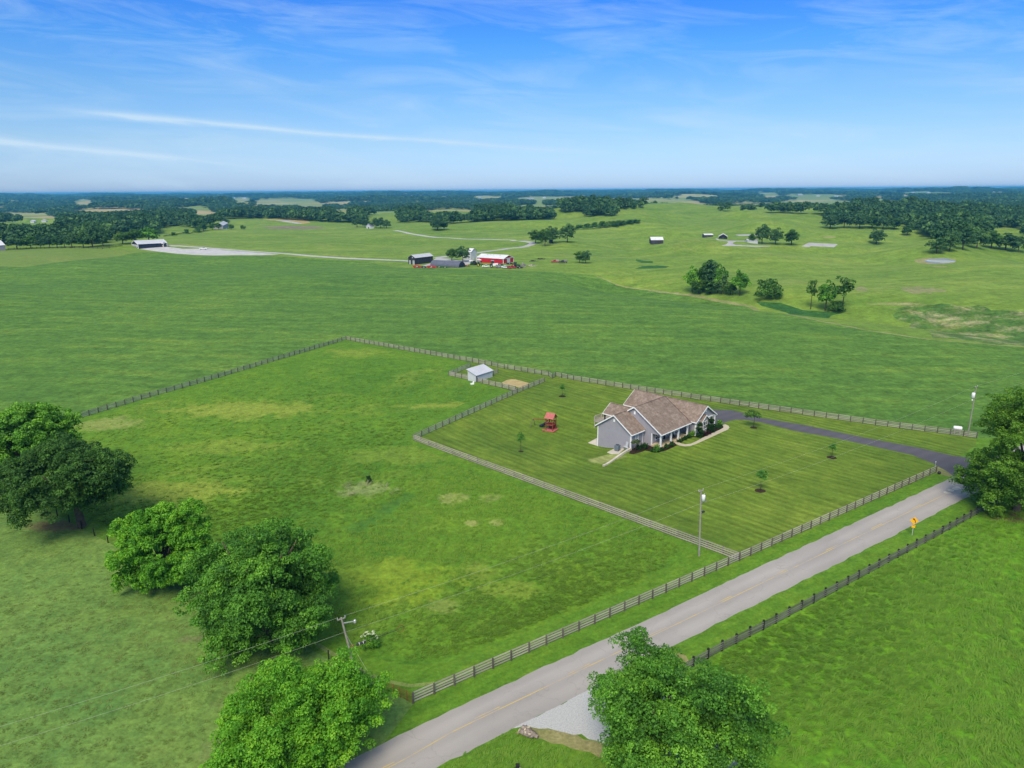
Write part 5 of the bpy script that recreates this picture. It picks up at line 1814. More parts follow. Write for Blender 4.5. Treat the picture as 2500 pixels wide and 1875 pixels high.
GF_ = 'trees beside the black open sided barn'
for a in [('pale green tree at the gable end of the black open sided barn', 300, 596, 32, 30, 'green'),
          ('green tree close behind the black open sided barn', 330, 594, 36, 36, 'green'),
          ('broad green tree behind the middle of the black open sided barn', 365, 594, 38, 50, 'green_b')]:
    tree_at(*a, group=GF_)
for i, (px, py, hh, ww, kk_) in enumerate([(425, 576, 11, 13, 'bush'), (455, 571.5, 14, 14, 'bush'), (482, 568, 15, 16, 'bush'), (497, 564.5, 20, 20, 'round_c'), (519, 561.5, 17, 14, 'round_c'), (534, 560, 16, 14, 'round_c'), (565, 560, 12, 12, 'round_c'), (593, 560, 12, 12, 'bush'), (552, 549, 15, 15, 'round_a')]):
    tree_at(['small round dark tree nearest the black open sided barn along the black fence', 'second round dark tree along the black fence beyond the barn', 'third round dark tree along the black fence beyond the barn', 'taller dark tree by the pole before the grey far cottage',
             'dark tree close before the grey far cottage', 'narrow dark tree touching the grey far cottage', 'small tree just past the grey far cottage', 'last small round tree of the row past the grey far cottage', 'round tree behind the roof of the grey far cottage'][i], px, py, hh, ww, kk_, 'trees along the far black fence')
for i, (px, py, hh, ww, kk_) in enumerate([(42, 609, 35, 40, 'round_a'), (76, 607.5, 31, 30, 'round_c'), (100, 606.5, 30, 26, 'round_b'), (122, 606, 33, 28, 'round_a'), (140, 605.5, 30, 24, 'round_c'), (158, 605, 32, 28, 'round_b'), (176, 604.5, 34, 30, 'round_a'), (204, 604.5, 31, 28, 'round_c')]):
    tree_at(ORD[7 - i] + ' dark tree from the tall tree end in the fence row behind the yellowish meadow', px, py, hh, ww, kk_, 'close row of trees behind the yellowish meadow')
tree_at('tallest dark tree at the end of the row behind the yellowish meadow', 226, 603, 57, 44, 'round_b', 'close row of trees behind the yellowish meadow')
tree_at('dark round tree with bare trunk between tall tree and barn', 252, 601.5, 34, 30, 'round_a', 'close row of trees behind the yellowish meadow')
for i, (px, py, hh, ww) in enumerate([(872, 554.5, 22, 24), (891, 555, 20, 22), (918, 557, 24, 26), (930, 557.5, 26, 26), (944, 557.5, 20, 22)]):
    tree_at(['dark tree farthest from the road side of the white far house', 'dark tree close beside the white far house gable', 'dark tree overhanging the white far house roof', 'broad dark tree right behind the white far house', 'dark tree at the lane end of the white far house group'][i], px, py, hh, ww, 'round_b' if i % 2 else 'round_a', 'trees round the white far house')
for i, (px, py) in enumerate([(1400, 561), (1418, 559.5), (1437, 558.5), (1456, 557), (1475, 555), (1495, 553), (1515, 549.5), (1535, 546), (1552, 543)]):
    tree_at(ORD[i] + ' dark bush of the hill hedgerow counted from the lane bend trees', px, py, [12, 13, 15, 17, 18, 16, 14, 12, 9][i], 26, 'bush', 'bushes of the hedgerow on the hill', cat='bush', name='hedge_bush')
for i, (px, py, hh, ww, kk_) in enumerate([(2026, 558.5, 32, 38, 'round_a'), (2060, 557, 38, 38, 'round_b'), (2098, 558, 36, 36, 'round_a'), (2128, 558, 30, 30, 'round_c'), (2155, 559.5, 30, 30, 'round_b'), (2182, 560.5, 27, 30, 'round_c'),
                                           (2286, 618.5, 36, 40, 'round_a'), (2318, 613, 48, 44, 'round_b'), (2350, 609, 50, 44, 'round_a'), (2384, 607, 48, 44, 'round_b'), (2420, 606, 44, 40, 'round_c'), (2454, 611, 40, 52, 'round_a'), (2486, 615.5, 38, 34, 'round_b')]):
    tree_at(ORD[i] + ' dark broad tree along the lower wood edge above the hill lane' if i < 6 else ORD[i - 6] + ' dark broad tree of the wood edge behind the pond, counted from it', px, py, hh, ww, kk_, 'trees along the lower edge of the big wood')

# ---- young trees in the lawn, shrubs and beds
GY = 'young trees planted in the lawn'
for (label, px, py, hh, ww, kk_) in [('slender young tree in a mulch ring near the pen fence', 1372.8, 967.6, 30, 14, 'sapling'), ('thin pale young tree in the lawn near the paddock dividing fence', 1271.5, 1102, 48, 17, 'sapling'),
                                     ('round headed young tree in a mulch ring beside the driveway', 1840, 1044, 41, 33, 'sapling_dark'), ('thin young tree in a mulch ring in the middle of the front lawn', 2030.6, 1117, 35, 19, 'sapling'),
                                     ('light green young tree in a mulch ring nearest the transformer pole', 1856, 1198, 52, 25, 'sapling'), ('grey green young tree at the corner of the house by the downspout', 1551.7, 1102.3, 31, 22, 'sapling_grey')]:
    tree_at(label, px, py, hh, ww, kk_, GY, True, 'young_tree')
GS = 'shrubs in the mulch beds around the house'
PROTO['bush_dark'] = PROTO['bush'].copy()
for k, lf in (('bush_dark', 'leaf_bush'), ('bush_bright', 'leaf_green'), ('bush_red', 'leaf_burgundy')):
    if k not in PROTO:
        PROTO[k] = PROTO['bush'].copy()
    PROTO[k].materials[0] = M[lf]
cc_, rr_, tt_ = [], [], []
g_ = np.random.default_rng(77)
for k in range(46):
    z = g_.uniform(.04, .93)
    R_ = .17 * math.sin(math.pi * min(1, .25 + .75 * z)) ** .7 if z < .5 else .19 * (1 - z) ** .75 / .5 ** .75
    a = g_.uniform(0, 6.28)
    cc_.append((R_ * .75 * math.cos(a), R_ * .75 * math.sin(a), z))
    rr_.append(max(.03, R_ * .5))
    tt_.append(g_.random())
V, F, T = leaf_cloud(cc_, rr_, tt_, 5200, .045, 78)
PROTO['cone'] = leaf_mesh('foliage', V, F, T, M['leaf_yew'])
q_ = lambda f, *p: f(*p)[0]
for (label, f, bx_, by_, h_, w_, key, nm) in [
    ('dark round shrub nearest the downspout corner of the house', zC, 1320, 745, 1.25, 1.5, 'bush_dark', 'shrub'),
    ('large dark rounded shrub between wing window and gable wall', zC, 1480, 720, 1.5, 1.7, 'bush_dark', 'shrub'),
    ('low dark shrub under the side opening of the porch', zC, 1680, 800, .8, 1.3, 'bush_dark', 'shrub'),
    ('bright green upright shrub at the first porch post', zC, 1810, 815, 2.0, 1.5, 'bush_bright', 'shrub'),
    ('round shrub just right of the first porch post', zB, 185, 1545, .95, 1.1, 'bush_dark', 'shrub'),
    ('round shrub between first and second porch posts', zB, 305, 1480, 1.1, 1.2, 'bush_dark', 'shrub'),
    ('round shrub at the foot of the second porch post', zB, 430, 1425, 1.2, 1.3, 'bush_dark', 'shrub'),
    ('round shrub beside the walk at the third porch post', zB, 655, 1315, .95, 1.25, 'bush_dark', 'shrub'),
    ('round shrub between third and fourth porch posts', zB, 780, 1260, 1.2, 1.3, 'bush_dark', 'shrub'),
    ('round shrub in front of the fourth porch post', zB, 900, 1215, 1.05, 1.3, 'bush_dark', 'shrub'),
    ('loose green shrub against the dark inner wall past the porch', zB, 1000, 1130, 1.3, 2.0, 'bush_bright', 'shrub'),
    ('burgundy shrub under the stone bay window', zB, 1330, 1150, 1.3, 1.5, 'bush_red', 'shrub'),
    ('smaller burgundy shrub further along the walk', zB, 1450, 1100, .8, 1.2, 'bush_red', 'shrub'),
    ('bright green shrub at the garage corner by the end of the walk', zB, 1745, 860, 1.5, 1.7, 'bush_bright', 'shrub'),
    ('mid green shrub before the bright one at the end of the walk', zB, 1690, 935, 1.2, 1.7, 'bush_dark', 'shrub'),
]:
    p = gp(*f((bx_, by_))[0])
    t = thing(nm, label, 'shrub', (p[0], p[1], z_at(p) - .05), RF.uniform(0, 6), GS)
    inst('foliage', PROTO[key], t, (0, 0, 0), (0, 0, 0), (w_ / 1.35, w_ / 1.35, h_))
for (label, bx_, by_, ty) in [('dark conical evergreen left of the stone bay window', 1180, 1185, 755), ('broader dark conical evergreen right of the stone bay window', 1490, 1050, 620)]:
    p = gp(*zB((bx_, by_))[0])
    h_ = top_z(p, zB((0, ty))[0][1])
    t = thing('conical_evergreen', label, 'shrub', (p[0], p[1], 0), RF.uniform(0, 6), GS)
    k_ = h_ * (1.15 if bx_ < 1300 else 1.35)
    inst('foliage', PROTO['cone'], t, (0, 0, 0), (0, 0, 0), (k_, k_, h_))
p = gp(900.5, 1178)
t = thing('lone_bush', 'small dark bush in the pale grass in the middle of the paddock', 'bush', (p[0], p[1], 0))
inst('foliage', PROTO['bush_dark'], t, (0, 0, 0), (0, 0, 0), (.85, .85, 1.5))
p = gp(905, 1580)
t = thing('flowering_bush', 'white flowering elder bush in the paddock just past the lamp pole', 'bush', (p[0], p[1], 0))
inst('foliage', PROTO['bush_bright'], t, (0, 0, 0), (0, 0, 0), (1.6, 1.6, 2.0))
g_ = np.random.default_rng(4)
a = g_.uniform(0, 6.28, 26)
rr_ = g_.uniform(.2, 1.0, 26)
cc_ = np.column_stack([rr_ * np.cos(a), rr_ * np.sin(a), 2.05 - .6 * rr_ ** 2 + g_.uniform(-.2, .1, 26)])
V, F, T = leaf_cloud(cc_, np.full(26, .13), np.full(26, .9), 420, .10, 6)
o = inst('blossom', leaf_mesh('blossom', V, F, T, M['flower_white']), t)

# ---------------------------------------------------------------- farm buildings
def barn(name, label, pc, pl, pr, eave_py, ridge_py, wall, roof, along='r', trim=None, group=None, cat='barn', oh=.35, hmul=1.0, gable_len=None, lmul=1.0, ang=None, length=None):
    """gabled building: pc its near corner, pl and pr the far ends of the two visible walls (photo pixels);
    along says which of the two runs along the ridge; local x runs along the ridge, y across it"""
    c, l_, r_ = gp(*pc), gp(*pl), gp(*pr)
    if along == 'r':
        dx = r_ - c
        ln = np.linalg.norm(dx) * lmul
        ax = math.atan2(dx[1], dx[0])
        nrm = np.array([-math.sin(ax), math.cos(ax)])
        wd = gable_len or abs(np.dot(l_ - c, nrm))
        org = c
    else:
        dx = c - l_
        ln = np.linalg.norm(dx) * lmul
        ax = math.atan2(dx[1], dx[0])
        nrm = np.array([-math.sin(ax), math.cos(ax)])
        wd = gable_len or abs(np.dot(r_ - c, nrm))
        org = l_
    if ang is not None:                      # small far buildings: given turn and length
        ax, ln, wd = ang, length, gable_len
        nrm = np.array([-math.sin(ax), math.cos(ax)])
        org = l_ if along == 'l' else c
    z0 = z_at(c) - .05
    ca_, sa_ = np.array([math.cos(ax), math.sin(ax)]), nrm
    zc_ = [z_at(org), z_at(org + ca_ * ln), z_at(org + sa_ * wd), z_at(org + ca_ * ln + sa_ * wd)]
    z0 = (min(zc_) if ang is None else sum(zc_) / 4) - .05
    he = max((top_z(c, eave_py) - z0) * hmul, 2.2)
    if ang is not None:
        he = min(he, 3.6)
    mid = (c if along == 'l' else org) + nrm * wd / 2
    hr = max(he + .9, (top_z(mid, ridge_py) - z0) * hmul)
    if ang is not None:
        hr = min(hr, he + max(1.6, wd * .3))
    t = thing(name, label, cat, (org[0], org[1], z0), ax, group)
    g5 = [(0, -3.0), (wd, -3.0), (wd, he), (wd / 2, hr - .06), (0, he)]
    MB().prism(g5, 0, .2, 'x').build('gable_wall', M[wall], t)
    MB().prism(g5, ln - .2, ln, 'x').build('gable_wall', M[wall], t)
    MB().box(.2, ln - .2, 0, .2, -3.0, he).build('side_wall', M[wall], t)
    MB().box(.2, ln - .2, wd - .2, wd, -3.0, he).build('side_wall', M[wall], t)
    sl = (hr - he) / (wd / 2)
    for s in (0, 1):
        a0, a1 = ((-oh, he - oh * sl), (wd / 2, hr)) if s == 0 else ((wd + oh, he - oh * sl), (wd / 2, hr))
        rf = MB().prism([a0, a1, (a1[0], a1[1] + .12), (a0[0], a0[1] + .12)], -oh, ln + oh, 'x').build('roof', M[roof], t)
        n_ = int(ln / 1.5)
        mb = MB()
        for k in range(n_ + 1):
            x = -oh + (ln + 2 * oh) * k / n_
            mb.bar((x, a0[0], a0[1] + .13), (x, a1[0], a1[1] + .13), .09, .06)
        mb.build('roof_ribs', M[roof], rf)['kind'] = 'stuff'
    if trim:
        for x in (0, ln):
            for y in (0, wd):
                MB().cbox((x, y, he / 2 - .4), (.3, .3, he + .7)).build('corner_trim', M[trim], t)
        for x in (-oh, ln + oh):
            for s in (0, 1):
                MB().bar((x, -oh if s == 0 else wd + oh, he - oh * sl + .02), (x, wd / 2, hr + .02), .16, .30).build('rake_trim', M[trim], t)
    return t, ln, wd, he, hr


t, ln, wd, he, hr = barn('tobacco_barn', 'black board barn with pale roof and open middle door beside the curved shed', zO((540, 690))[0], zO((190, 692))[0], zO((1072, 622))[0], zO((0, 485))[0][1], zO((0, 400))[0][1], 'black_wall', 'metal_roof')
MB().box(-.06, -.003, wd * .38, wd * .63, -.2, 3.0).build('doorway', M['dark_wood'], t)
MB().box(-.16, -.07, wd * .64, wd * .85, -.2, 3.0).build('sliding_door', M['metal'], t)
MB().box(-.16, -.07, wd * .08, wd * .36, -.2, 3.0).build('sliding_door', M['metal'], t)
MB().box(-.10, -.003, wd * .3, wd * .42, hr * .68, hr * .80).build('loft_door', M['metal'], t)
for k in range(9):
    MB().box(1.2 + k * 2.0, 1.32 + k * 2.0, -.05, -.003, -.2, he - .2).build('wall_board', M['black_wall'], t)

# curved dark shed
qa, qb = gp(*zO((985, 745))[0]), gp(*zO((1850, 782))[0])
ax = math.atan2(*(qb - qa)[::-1])
ln = np.linalg.norm(qb - qa)
R_ = 3.7
t = thing('curved_shed', 'dark grey half round metal shed in front of the black barn', 'shed', (qa[0], qa[1], z_at(qa) - .1), ax)
arc = [(R_ - R_ * math.cos(a), .6 + R_ * math.sin(a) * 1.02) for a in np.linspace(0, math.pi, 15)]
MB().prism([(0, -1)] + arc + [(2 * R_, -1)], .15, ln - .15, 'x').build('arched_roof', M['grey_metal'], t)
ends = [(R_ - R_ * .985 * math.cos(a), .6 + R_ * math.sin(a) * .99) for a in np.linspace(0, math.pi, 15)]
MB().prism([(.05, -1)] + ends + [(2 * R_ - .05, -1)], ln - .15, ln + .02, 'x').build('end_wall', M['navy_wall'], t)
MB().prism([(.05, -1)] + ends + [(2 * R_ - .05, -1)], -.02, .15, 'x').build('end_wall', M['navy_wall'], t)
mb = MB()
for k in range(24):
    x = .5 + k * (ln - 1) / 23
    mb.tube([(x, R_ - (R_ + .04) * math.cos(a), .6 + (R_ + .04) * math.sin(a) * 1.02) for a in np.linspace(0, math.pi, 11)], .05, 4)
mb.build('roof_ribs', M['grey_metal'], t)['kind'] = 'stuff'
MB().box(.2, ln - .2, -.03, 0, -.4, .75).build('base_board', M['dark_wood'], t)

# red barn
t, ln, wd, he, hr = barn('red_barn', 'long red metal barn with white roof and trim at the farmyard', zN((1215, 655))[0], zN((428, 622))[0], zN((1482, 606))[0], zN((0, 518))[0][1], zN((0, 405))[0][1], 'red_wall', 'white_roof', 'l', 'white')
MB().box(ln, ln + .06, wd * .36, wd * .66, -.2, he * .95).build('sliding_door', M['white_wall'], t)
MB().box(ln, ln + .12, wd * .06, wd * .94, he * .98, he * 1.07).build('door_track', M['white'], t)
for x in (.25, .36, .47, .72):
    MB().box(ln * x, ln * x + .5, wd * .36, wd * .46, he + (hr - he) * .72, he + (hr - he) * .72 + .55).build('roof_vent', M['metal'], t)
MB().box(ln * .62, ln * .62 + .2, -.3, wd * .5, he - .02, he + .02).build('roof_seam', M['metal'], t).matrix_local = Matrix.Translation((0, 0, .16)) @ Matrix.Rotation(math.atan2(hr - he, wd / 2), 4, 'X') @ Matrix.Translation((0, 0, -he + he * math.cos(math.atan2(hr - he, wd / 2)))) if False else Matrix.Identity(4)
pr_ = MB().prism([(.3, 1.9), (4.4, 1.9), (2.35, 3.0)], -2.0, -.02, 'y').build('porch_roof', M['white_roof'], t)
MB().prism([(.55, 1.86), (4.15, 1.86), (2.35, 2.82)], -1.95, -1.8, 'y').build('porch_gable', M['red_wall'], t)
for x in (.6, 2.3, 4.1):
    MB().box(x - .12, x + .12, -1.95, -1.72, -.2, 1.9).build('porch_post', M['white'], t)
MB().box(1.2, 1.9, -.06, 0, 0, 1.8).build('door', M['white'], t)

# tall white farm building with a lean to
t, ln, wd, he, hr = barn('white_granary', 'tall white gabled farm building between dark tree and red barn', zN((250, 548))[0], zN((140, 540))[0], zN((415, 540))[0], zN((0, 312))[0][1], zN((0, 205))[0][1], 'white_wall', 'white_roof', 'l', None, gable_len=6.5)
MB().box(ln, ln + .06, 1.5, 3.2, 0, 2.6).build('door', M['white_roof'], t)
MB().box(ln * .5, ln * .5 + .1, -.06, 0, 0, he).build('corner_seam', M['metal'], t)
wl = gp(*zN((40, 540))[0])
MB().prism([(-5.5, -1), (0, -1), (0, 3.0), (-5.5, 2.2)], -.2, wd * .7, 'y').build('lean_to', M['white_wall'], t)

# black barn with grey roof, open gable and lean on the left
f8 = zm(280, 560, 180 / 2212)
t, ln, wd, he, hr = barn('open_barn', 'black barn with pale grey roof, white trim and open porch gable beside the gravel lot', f8((715, 582))[0], f8((335, 582))[0], f8((1575, 520))[0], f8((0, 447))[0][1], f8((0, 338))[0][1], 'navy_wall', 'metal_roof', 'r', 'white', gable_len=17)
MB().box(-.22, -.02, 0, wd, he * .72, he * .82).build('porch_beam', M['white'], t)
MB().box(-.20, -.02, wd * .1, wd * .9, he * .48, he * .56).build('porch_beam', M['white'], t)
for k in range(5):
    y = wd * (.04 + .23 * k)
    MB().box(-.24, -.02, y - .14, y + .14, -.5, he * .72).build('porch_post', M['white'], t)
MB().box(-.1, -.02, wd * .1, wd * .9, -.2, .5).build('kerb_wall', M['white'], t)
MB().box(ln * .78, ln * .98, -.1, -.002, -.2, he * .72).build('open_bay', M['black_paint'], t)
cn_ = gp(*f8((1420, 520))[0])
t = thing('canopy_shed', 'small white roofed canopy beside the end bay of the black open barn', 'shed', (cn_[0], cn_[1], z_at(cn_)), ax + .5)
MB().prism([(-2.6, 2.7), (2.6, 2.7), (2.2, 4.0), (-2.2, 4.0)], -1.6, 1.6, 'y').build('roof', M['white_roof'], t)
for x in (-2.3, 2.3):
    for y in (-1.4, 1.4):
        MB().box(x - .1, x + .1, y - .1, y + .1, -.5, 2.7).build('post', M['white'], t)
MB().box(-1.6, 1.6, -1.0, 1.0, .2, 1.5).build('stacked_bales', M['log_end'], t)

# small hill barns
mk_ = lambda px, py: mpp(gp(px, py))
t, ln, wd, he, hr = barn('hill_shed', 'small dark open fronted shed alone on the hill pasture', (1618.5, 596.9), (1589, 596.9), (1621, 595), 588.5, 583.2, 'black_wall', 'white_roof', 'l', gable_len=9, oh=.2, ang=0.0, length=30 * mk_(1604, 597))
MB().box(ln * .5, ln * .9, -.05, 0, -.2, he * .7).build('open_bay', M['dark_wood'], t)
t, ln, wd, he, hr = barn('hill_shed', 'long low shed with white roof beside the forked hillside lane', zW((345, 172))[0], zW((165, 172))[0], zW((360, 150))[0], zW((0, 137))[0][1], zW((0, 104))[0][1], 'black_wall', 'white_roof', 'l', gable_len=8, oh=.2, ang=0.0, length=21.5 * mk_(1730, 580))
k_ = mk_(1767, 584)
t, ln, wd, he, hr = barn('hill_barn', 'dark gabled barn with white roof at the forked hillside lane', zW((640, 204))[0], zW((470, 204))[0], zW((690, 200))[0], zW((0, 150))[0][1], zW((0, 80))[0][1], 'navy_wall', 'white_roof', 'r', gable_len=20 * k_, oh=.2, ang=math.radians(74), length=26 * k_)
MB().box(-.05, 0, wd * .38, wd * .62, -.2, he * .8).build('doorway', M['dark_wood'], t)
t, ln, wd, he, hr = barn('lane_hut', 'small dark hut under the trees at the end of the pale lane', (1349, 593.6), (1341, 593.6), (1351, 592), 585.5, 581.5, 'navy_wall', 'navy_wall', 'l', gable_len=6, oh=.1, ang=0.0, length=8.5 * mk_(1345, 593.6))
t, ln, wd, he, hr = barn('white_cottage', 'white cottage half hidden behind the trees on the hillside lane', (1850, 592.2), (1825, 592.2), (1853, 591.5), 587, 583, 'white_wall', 'metal_roof', 'l', gable_len=8, cat='house', oh=.3, ang=0.0, length=25 * mk_(1838, 592))
t, ln, wd, he, hr = barn('far_house', 'white gabled far house with grey roof among dark trees', zM((965, 374))[0], zM((945, 374))[0], zM((990, 372))[0], zM((0, 353))[0][1], zM((0, 336))[0][1], 'white_wall', 'grey_metal', 'r', cat='house', gable_len=13, oh=.3)
MB().box(-.05, 0, wd * .4, wd * .6, 0, 2.2).build('door', M['glass'], t)
t, ln, wd, he, hr = barn('far_cottage', 'grey far cottage with pale roof and white garage among small trees', zL((1928, 421))[0], zL((1922, 421))[0], zL((1975, 419))[0], zL((0, 392))[0][1], zL((0, 374))[0][1], 'siding', 'metal_roof', 'r', cat='house', gable_len=12, oh=.4)
MB().box(ln * .45, ln * .75, -.06, 0, 0, 2.4).build('garage_door', M['white'], t)
t, ln, wd, he, hr = barn('grey_barn', 'grey barn with pale roof cut off by the edge beyond the yellowish meadow', zL((50, 606))[0], zL((-60, 612))[0], zL((66, 590))[0], zL((0, 560))[0][1], zL((0, 520))[0][1], 'siding', 'white_roof', 'l', gable_len=16)

# ---------------------------------------------------------------- vehicles and machines of the farm
def wheels(t, xs, y, r, w, mat='tyre', hub='metal'):
    for x in xs:
        for s in (-1, 1):
            wl = MB().wheel((x, s * y, r), r, w).build('wheel', M[mat], t, True)
            MB().tube([(x, s * (y + w * .3), r), (x, s * (y + w * .56), r)], r * .5, 10).build('hub', M[hub], wl)


def vplace(name, label, cat, px, py, rz, group='machines and vehicles parked at the farm'):
    p = gp(px, py)
    return thing(name, label, cat, (p[0], p[1], z_at(p)), rz, group)


def pickup(label, px, py, rz, body, box=None, s=1.0):
    t = vplace('pickup_truck', label, 'truck', px, py, rz)
    t.scale = (s, s, s)
    MB().prism([(-2.7, .5), (2.65, .5), (2.7, 1.05), (1.5, 1.15), (-2.7, 1.15)], -.95, .95, 'y').build('body', M[body], t)
    MB().prism([(1.35, 1.15), (.75, 1.85), (-.55, 1.85), (-.75, 1.15)], -.85, .85, 'y').build('cab', M[body], t)
    MB().prism([(1.22, 1.2), (.74, 1.76), (-.5, 1.76), (-.66, 1.2)], -.87, .87, 'y').build('side_windows', M['glass'], t)
    MB().prism([(1.40, 1.17), (1.30, 1.17), (.80, 1.78), (.88, 1.80)], -.75, .75, 'y').build('windscreen', M['glass'], t)
    for s_ in (-1, 1):
        MB().cbox((2.69, s_ * .7, .88), (.06, .3, .18)).build('headlight', M['metal'], t)
    wheels(t, (-1.7, 1.75), .86, .40, .26)
    if box:
        MB().box(-2.7, -.8, -.95, .95, 1.15, 2.2).build('stake_bed', M[box], t)
    return t


def tractor(label, px, py, rz, col, hub, cab=True, s=1.0):
    t = vplace('tractor', label, 'tractor', px, py, rz)
    t.scale = (s, s, s)
    MB().prism([(.1, .9), (2.3, .85), (2.35, 1.55), (.1, 1.75)], -.42, .42, 'y').build('hood', M[col], t)
    MB().box(-1.3, .2, -.5, .5, .6, 1.3).build('chassis', M['black_paint'], t)
    if cab:
        MB().prism([(-1.15, 1.3), (.25, 1.3), (.12, 2.55), (-1.0, 2.55)], -.72, .72, 'y').build('cab', M['glass'], t)
        MB().box(-1.15, .25, -.82, .82, 2.55, 2.72).build('cab_roof', M[col], t)
    else:
        MB().box(-1.0, -.5, -.3, .3, 1.3, 1.8).build('seat', M['black_paint'], t)
        MB().tube([(.1, 0, 1.7), (-.15, 0, 2.0)], .04, 6).build('steering_column', M['black_paint'], t)
    MB().tube([(1.4, .2, 1.6), (1.4, .2, 2.4)], .06, 6).build('exhaust', M['black_paint'], t)
    wheels(t, (-.85,), .95, .92, .5, 'tyre', hub)
    wheels(t, (1.75,), .75, .55, .34, 'tyre', hub)
    return t


def implement(label, px, py, rz, col, L_=4.5, hub='yellow_paint', s=1.0):
    t = vplace('farm_implement', label, 'farm machine', px, py, rz)
    t.scale = (s, s, s)
    MB().prism([(-L_ / 2, .5), (L_ * .3, .5), (L_ * .38, 1.1), (-L_ * .1, 1.7), (-L_ / 2, 1.5)], -1.0, 1.0, 'y').build('body', M[col], t)
    MB().bar((L_ * .3, 0, .55), (L_ * .75, 0, .45), .14, .14).build('drawbar', M['black_paint'], t)
    MB().box(-L_ * .4, L_ * .25, -1.25, 1.25, .35, .52).build('frame', M['black_paint'], t)
    MB().tube([(-L_ * .1, -1.1, .75), (-L_ * .1, 1.1, .75)], .5, 10).build('roller', M['metal'], t)
    wheels(t, (-L_ * .2,), 1.25, .5, .3, 'tyre', hub)
    return t


implement('red baler before the black barn, next to the dark sprayer', *zO((620, 785))[0], .1, 'red_paint', 6, s=1.1)
implement('dark field sprayer between the two red balers', *zO((810, 795))[0], .15, 'black_paint', 4.5, s=.9)
implement('red baler in front of the curved dark shed', *zO((1060, 795))[0], .05, 'red_paint', 7, s=1.1)
implement('dark green planter along the curved shed wall', *zO((1280, 790))[0], .0, 'green_paint', 5)
implement('dark green mower at the middle of the curved shed', *zO((1450, 795))[0], .1, 'green_paint', 4.5, s=.95)
implement('brown low wagon frame past the end of the curved shed', *zN((140, 748))[0], .2, 'rust', 4.5, s=.75)
tractor('green tractor with yellow wheels before the red barn porch', *zN((500, 738))[0], .1, 'green_paint', 'yellow_paint', True, 1.1)
tractor('dark green tractor behind the yellow wheeled one', *zN((330, 700))[0], 2.6, 'green_paint', 'black_paint', True, 1.15)
implement('flat grey trailer before the white granary', *zN((300, 610))[0], .3, 'white_paint', 6, s=.9)
pickup('small white car with a red front parked on the farmyard grass', *zN((690, 770))[0], -.1, 'white_paint', s=.95)
t = vplace('sprayer', 'tall white self propelled sprayer with dark cab on the farmyard', 'farm machine', *zN((945, 775))[0], math.pi)
MB().box(-2.6, 1.0, -1.1, 1.1, 1.2, 2.8).build('tank', M['white_paint'], t)
MB().prism([(.2, 2.8), (2.2, 2.8), (2.0, 4.6), (.4, 4.6)], -.9, .9, 'y').build('cab', M['glass'], t)
MB().box(.1, 2.3, -1.0, 1.0, 4.6, 4.8).build('cab_roof', M['metal'], t)
MB().box(1.0, 3.0, -.9, .9, 1.0, 2.4).build('engine_hood', M['black_paint'], t)
wheels(t, (-1.8, 2.0), 1.2, 1.0, .5)
implement('grey flatbed wagon right of the tall white sprayer', *zN((1110, 785))[0], .05, 'stone_grey', 6.5, 'metal', 1.0)
implement('dark hay rake in front of the red barn long wall', *zN((1130, 715))[0], .0, 'green_paint', 5.5, 'black_paint', .9)
pickup('white pickup truck in the vehicle row on the farmyard grass', *zN((1260, 800))[0], -.9, 'white_paint', s=1.05)
pickup('first red pickup truck beside the white pickup in the row', *zN((1370, 808))[0], -1.0, 'red_paint', s=1.0)
pickup('second red pickup truck at the end of the vehicle row', *zN((1490, 800))[0], -.8, 'red_paint', s=1.05)
tractor('green tractor with yellow roof by the rubble pile', *zN((1590, 765))[0], -.5, 'green_paint', 'yellow_paint', True, 1.25)
implement('dark heap of harrow frames before the rubble pile', *zN((1720, 800))[0], .15, 'black_paint', 7, 'black_paint', .75)
implement('dark flat trailer under the red barn gable', *zN((1420, 680))[0], .15, 'black_paint', 8, 'black_paint', .7)
pickup('red stake bed truck on the open pasture', *zP((1160, 900))[0], math.pi * .95, 'red_paint', 'stone_grey', 1.05)
pickup('black stake bed truck on the open pasture', *zP((1375, 910))[0], math.pi * .95, 'black_paint', 'stone_grey', 1.1)
pickup('white pickup truck on the gravel lot of the open barn', *zL((1757, 600))[0], .35, 'white_paint', s=1.1)
# rubble heaps
for (label, px, py, w_, h_, seed) in [('grey heap of timber and rubble at the end of the vehicle row', *zN((1790, 745))[0], 9, 2.6, 1), ('small pale rubble heap on the pasture beyond the farmyard', *zN((2070, 735))[0], 5, 1.6, 2),
                                      ('dark low heap on the pasture behind the rubble', *zN((2100, 590))[0], 5, .8, 3), ('low row of dark bales on the pasture before the trucks', *zP((760, 805))[0], 9, .8, 4)]:
    p = gp(px, py)
    t = thing('rubble_heap', label, 'heap', (p[0], p[1], z_at(p)), 0)
    g_ = random.Random(seed)
    for k in range(22):
        a, q = g_.uniform(0, 6.28), g_.random() ** .6
        x, y = w_ / 2 * q * math.cos(a), w_ / 3 * q * math.sin(a)
        z = h_ * (1 - q) * g_.uniform(.6, 1)
        if g_.random() < .45:
            MB().bar((x, y, z * .4), (x + g_.uniform(-2, 2), y + g_.uniform(-1.5, 1.5), z + .3), .25, .2).build('beam', M['stone_grey' if seed < 3 else 'dark_wood'], t)
        else:
            MB().cbox((x, y, z / 2), (g_.uniform(.5, 1.3), g_.uniform(.5, 1.2), z + .4), a).build('chunk', M['stone_grey' if seed == 1 else ('concrete' if seed == 2 else 'dark_wood')], t)
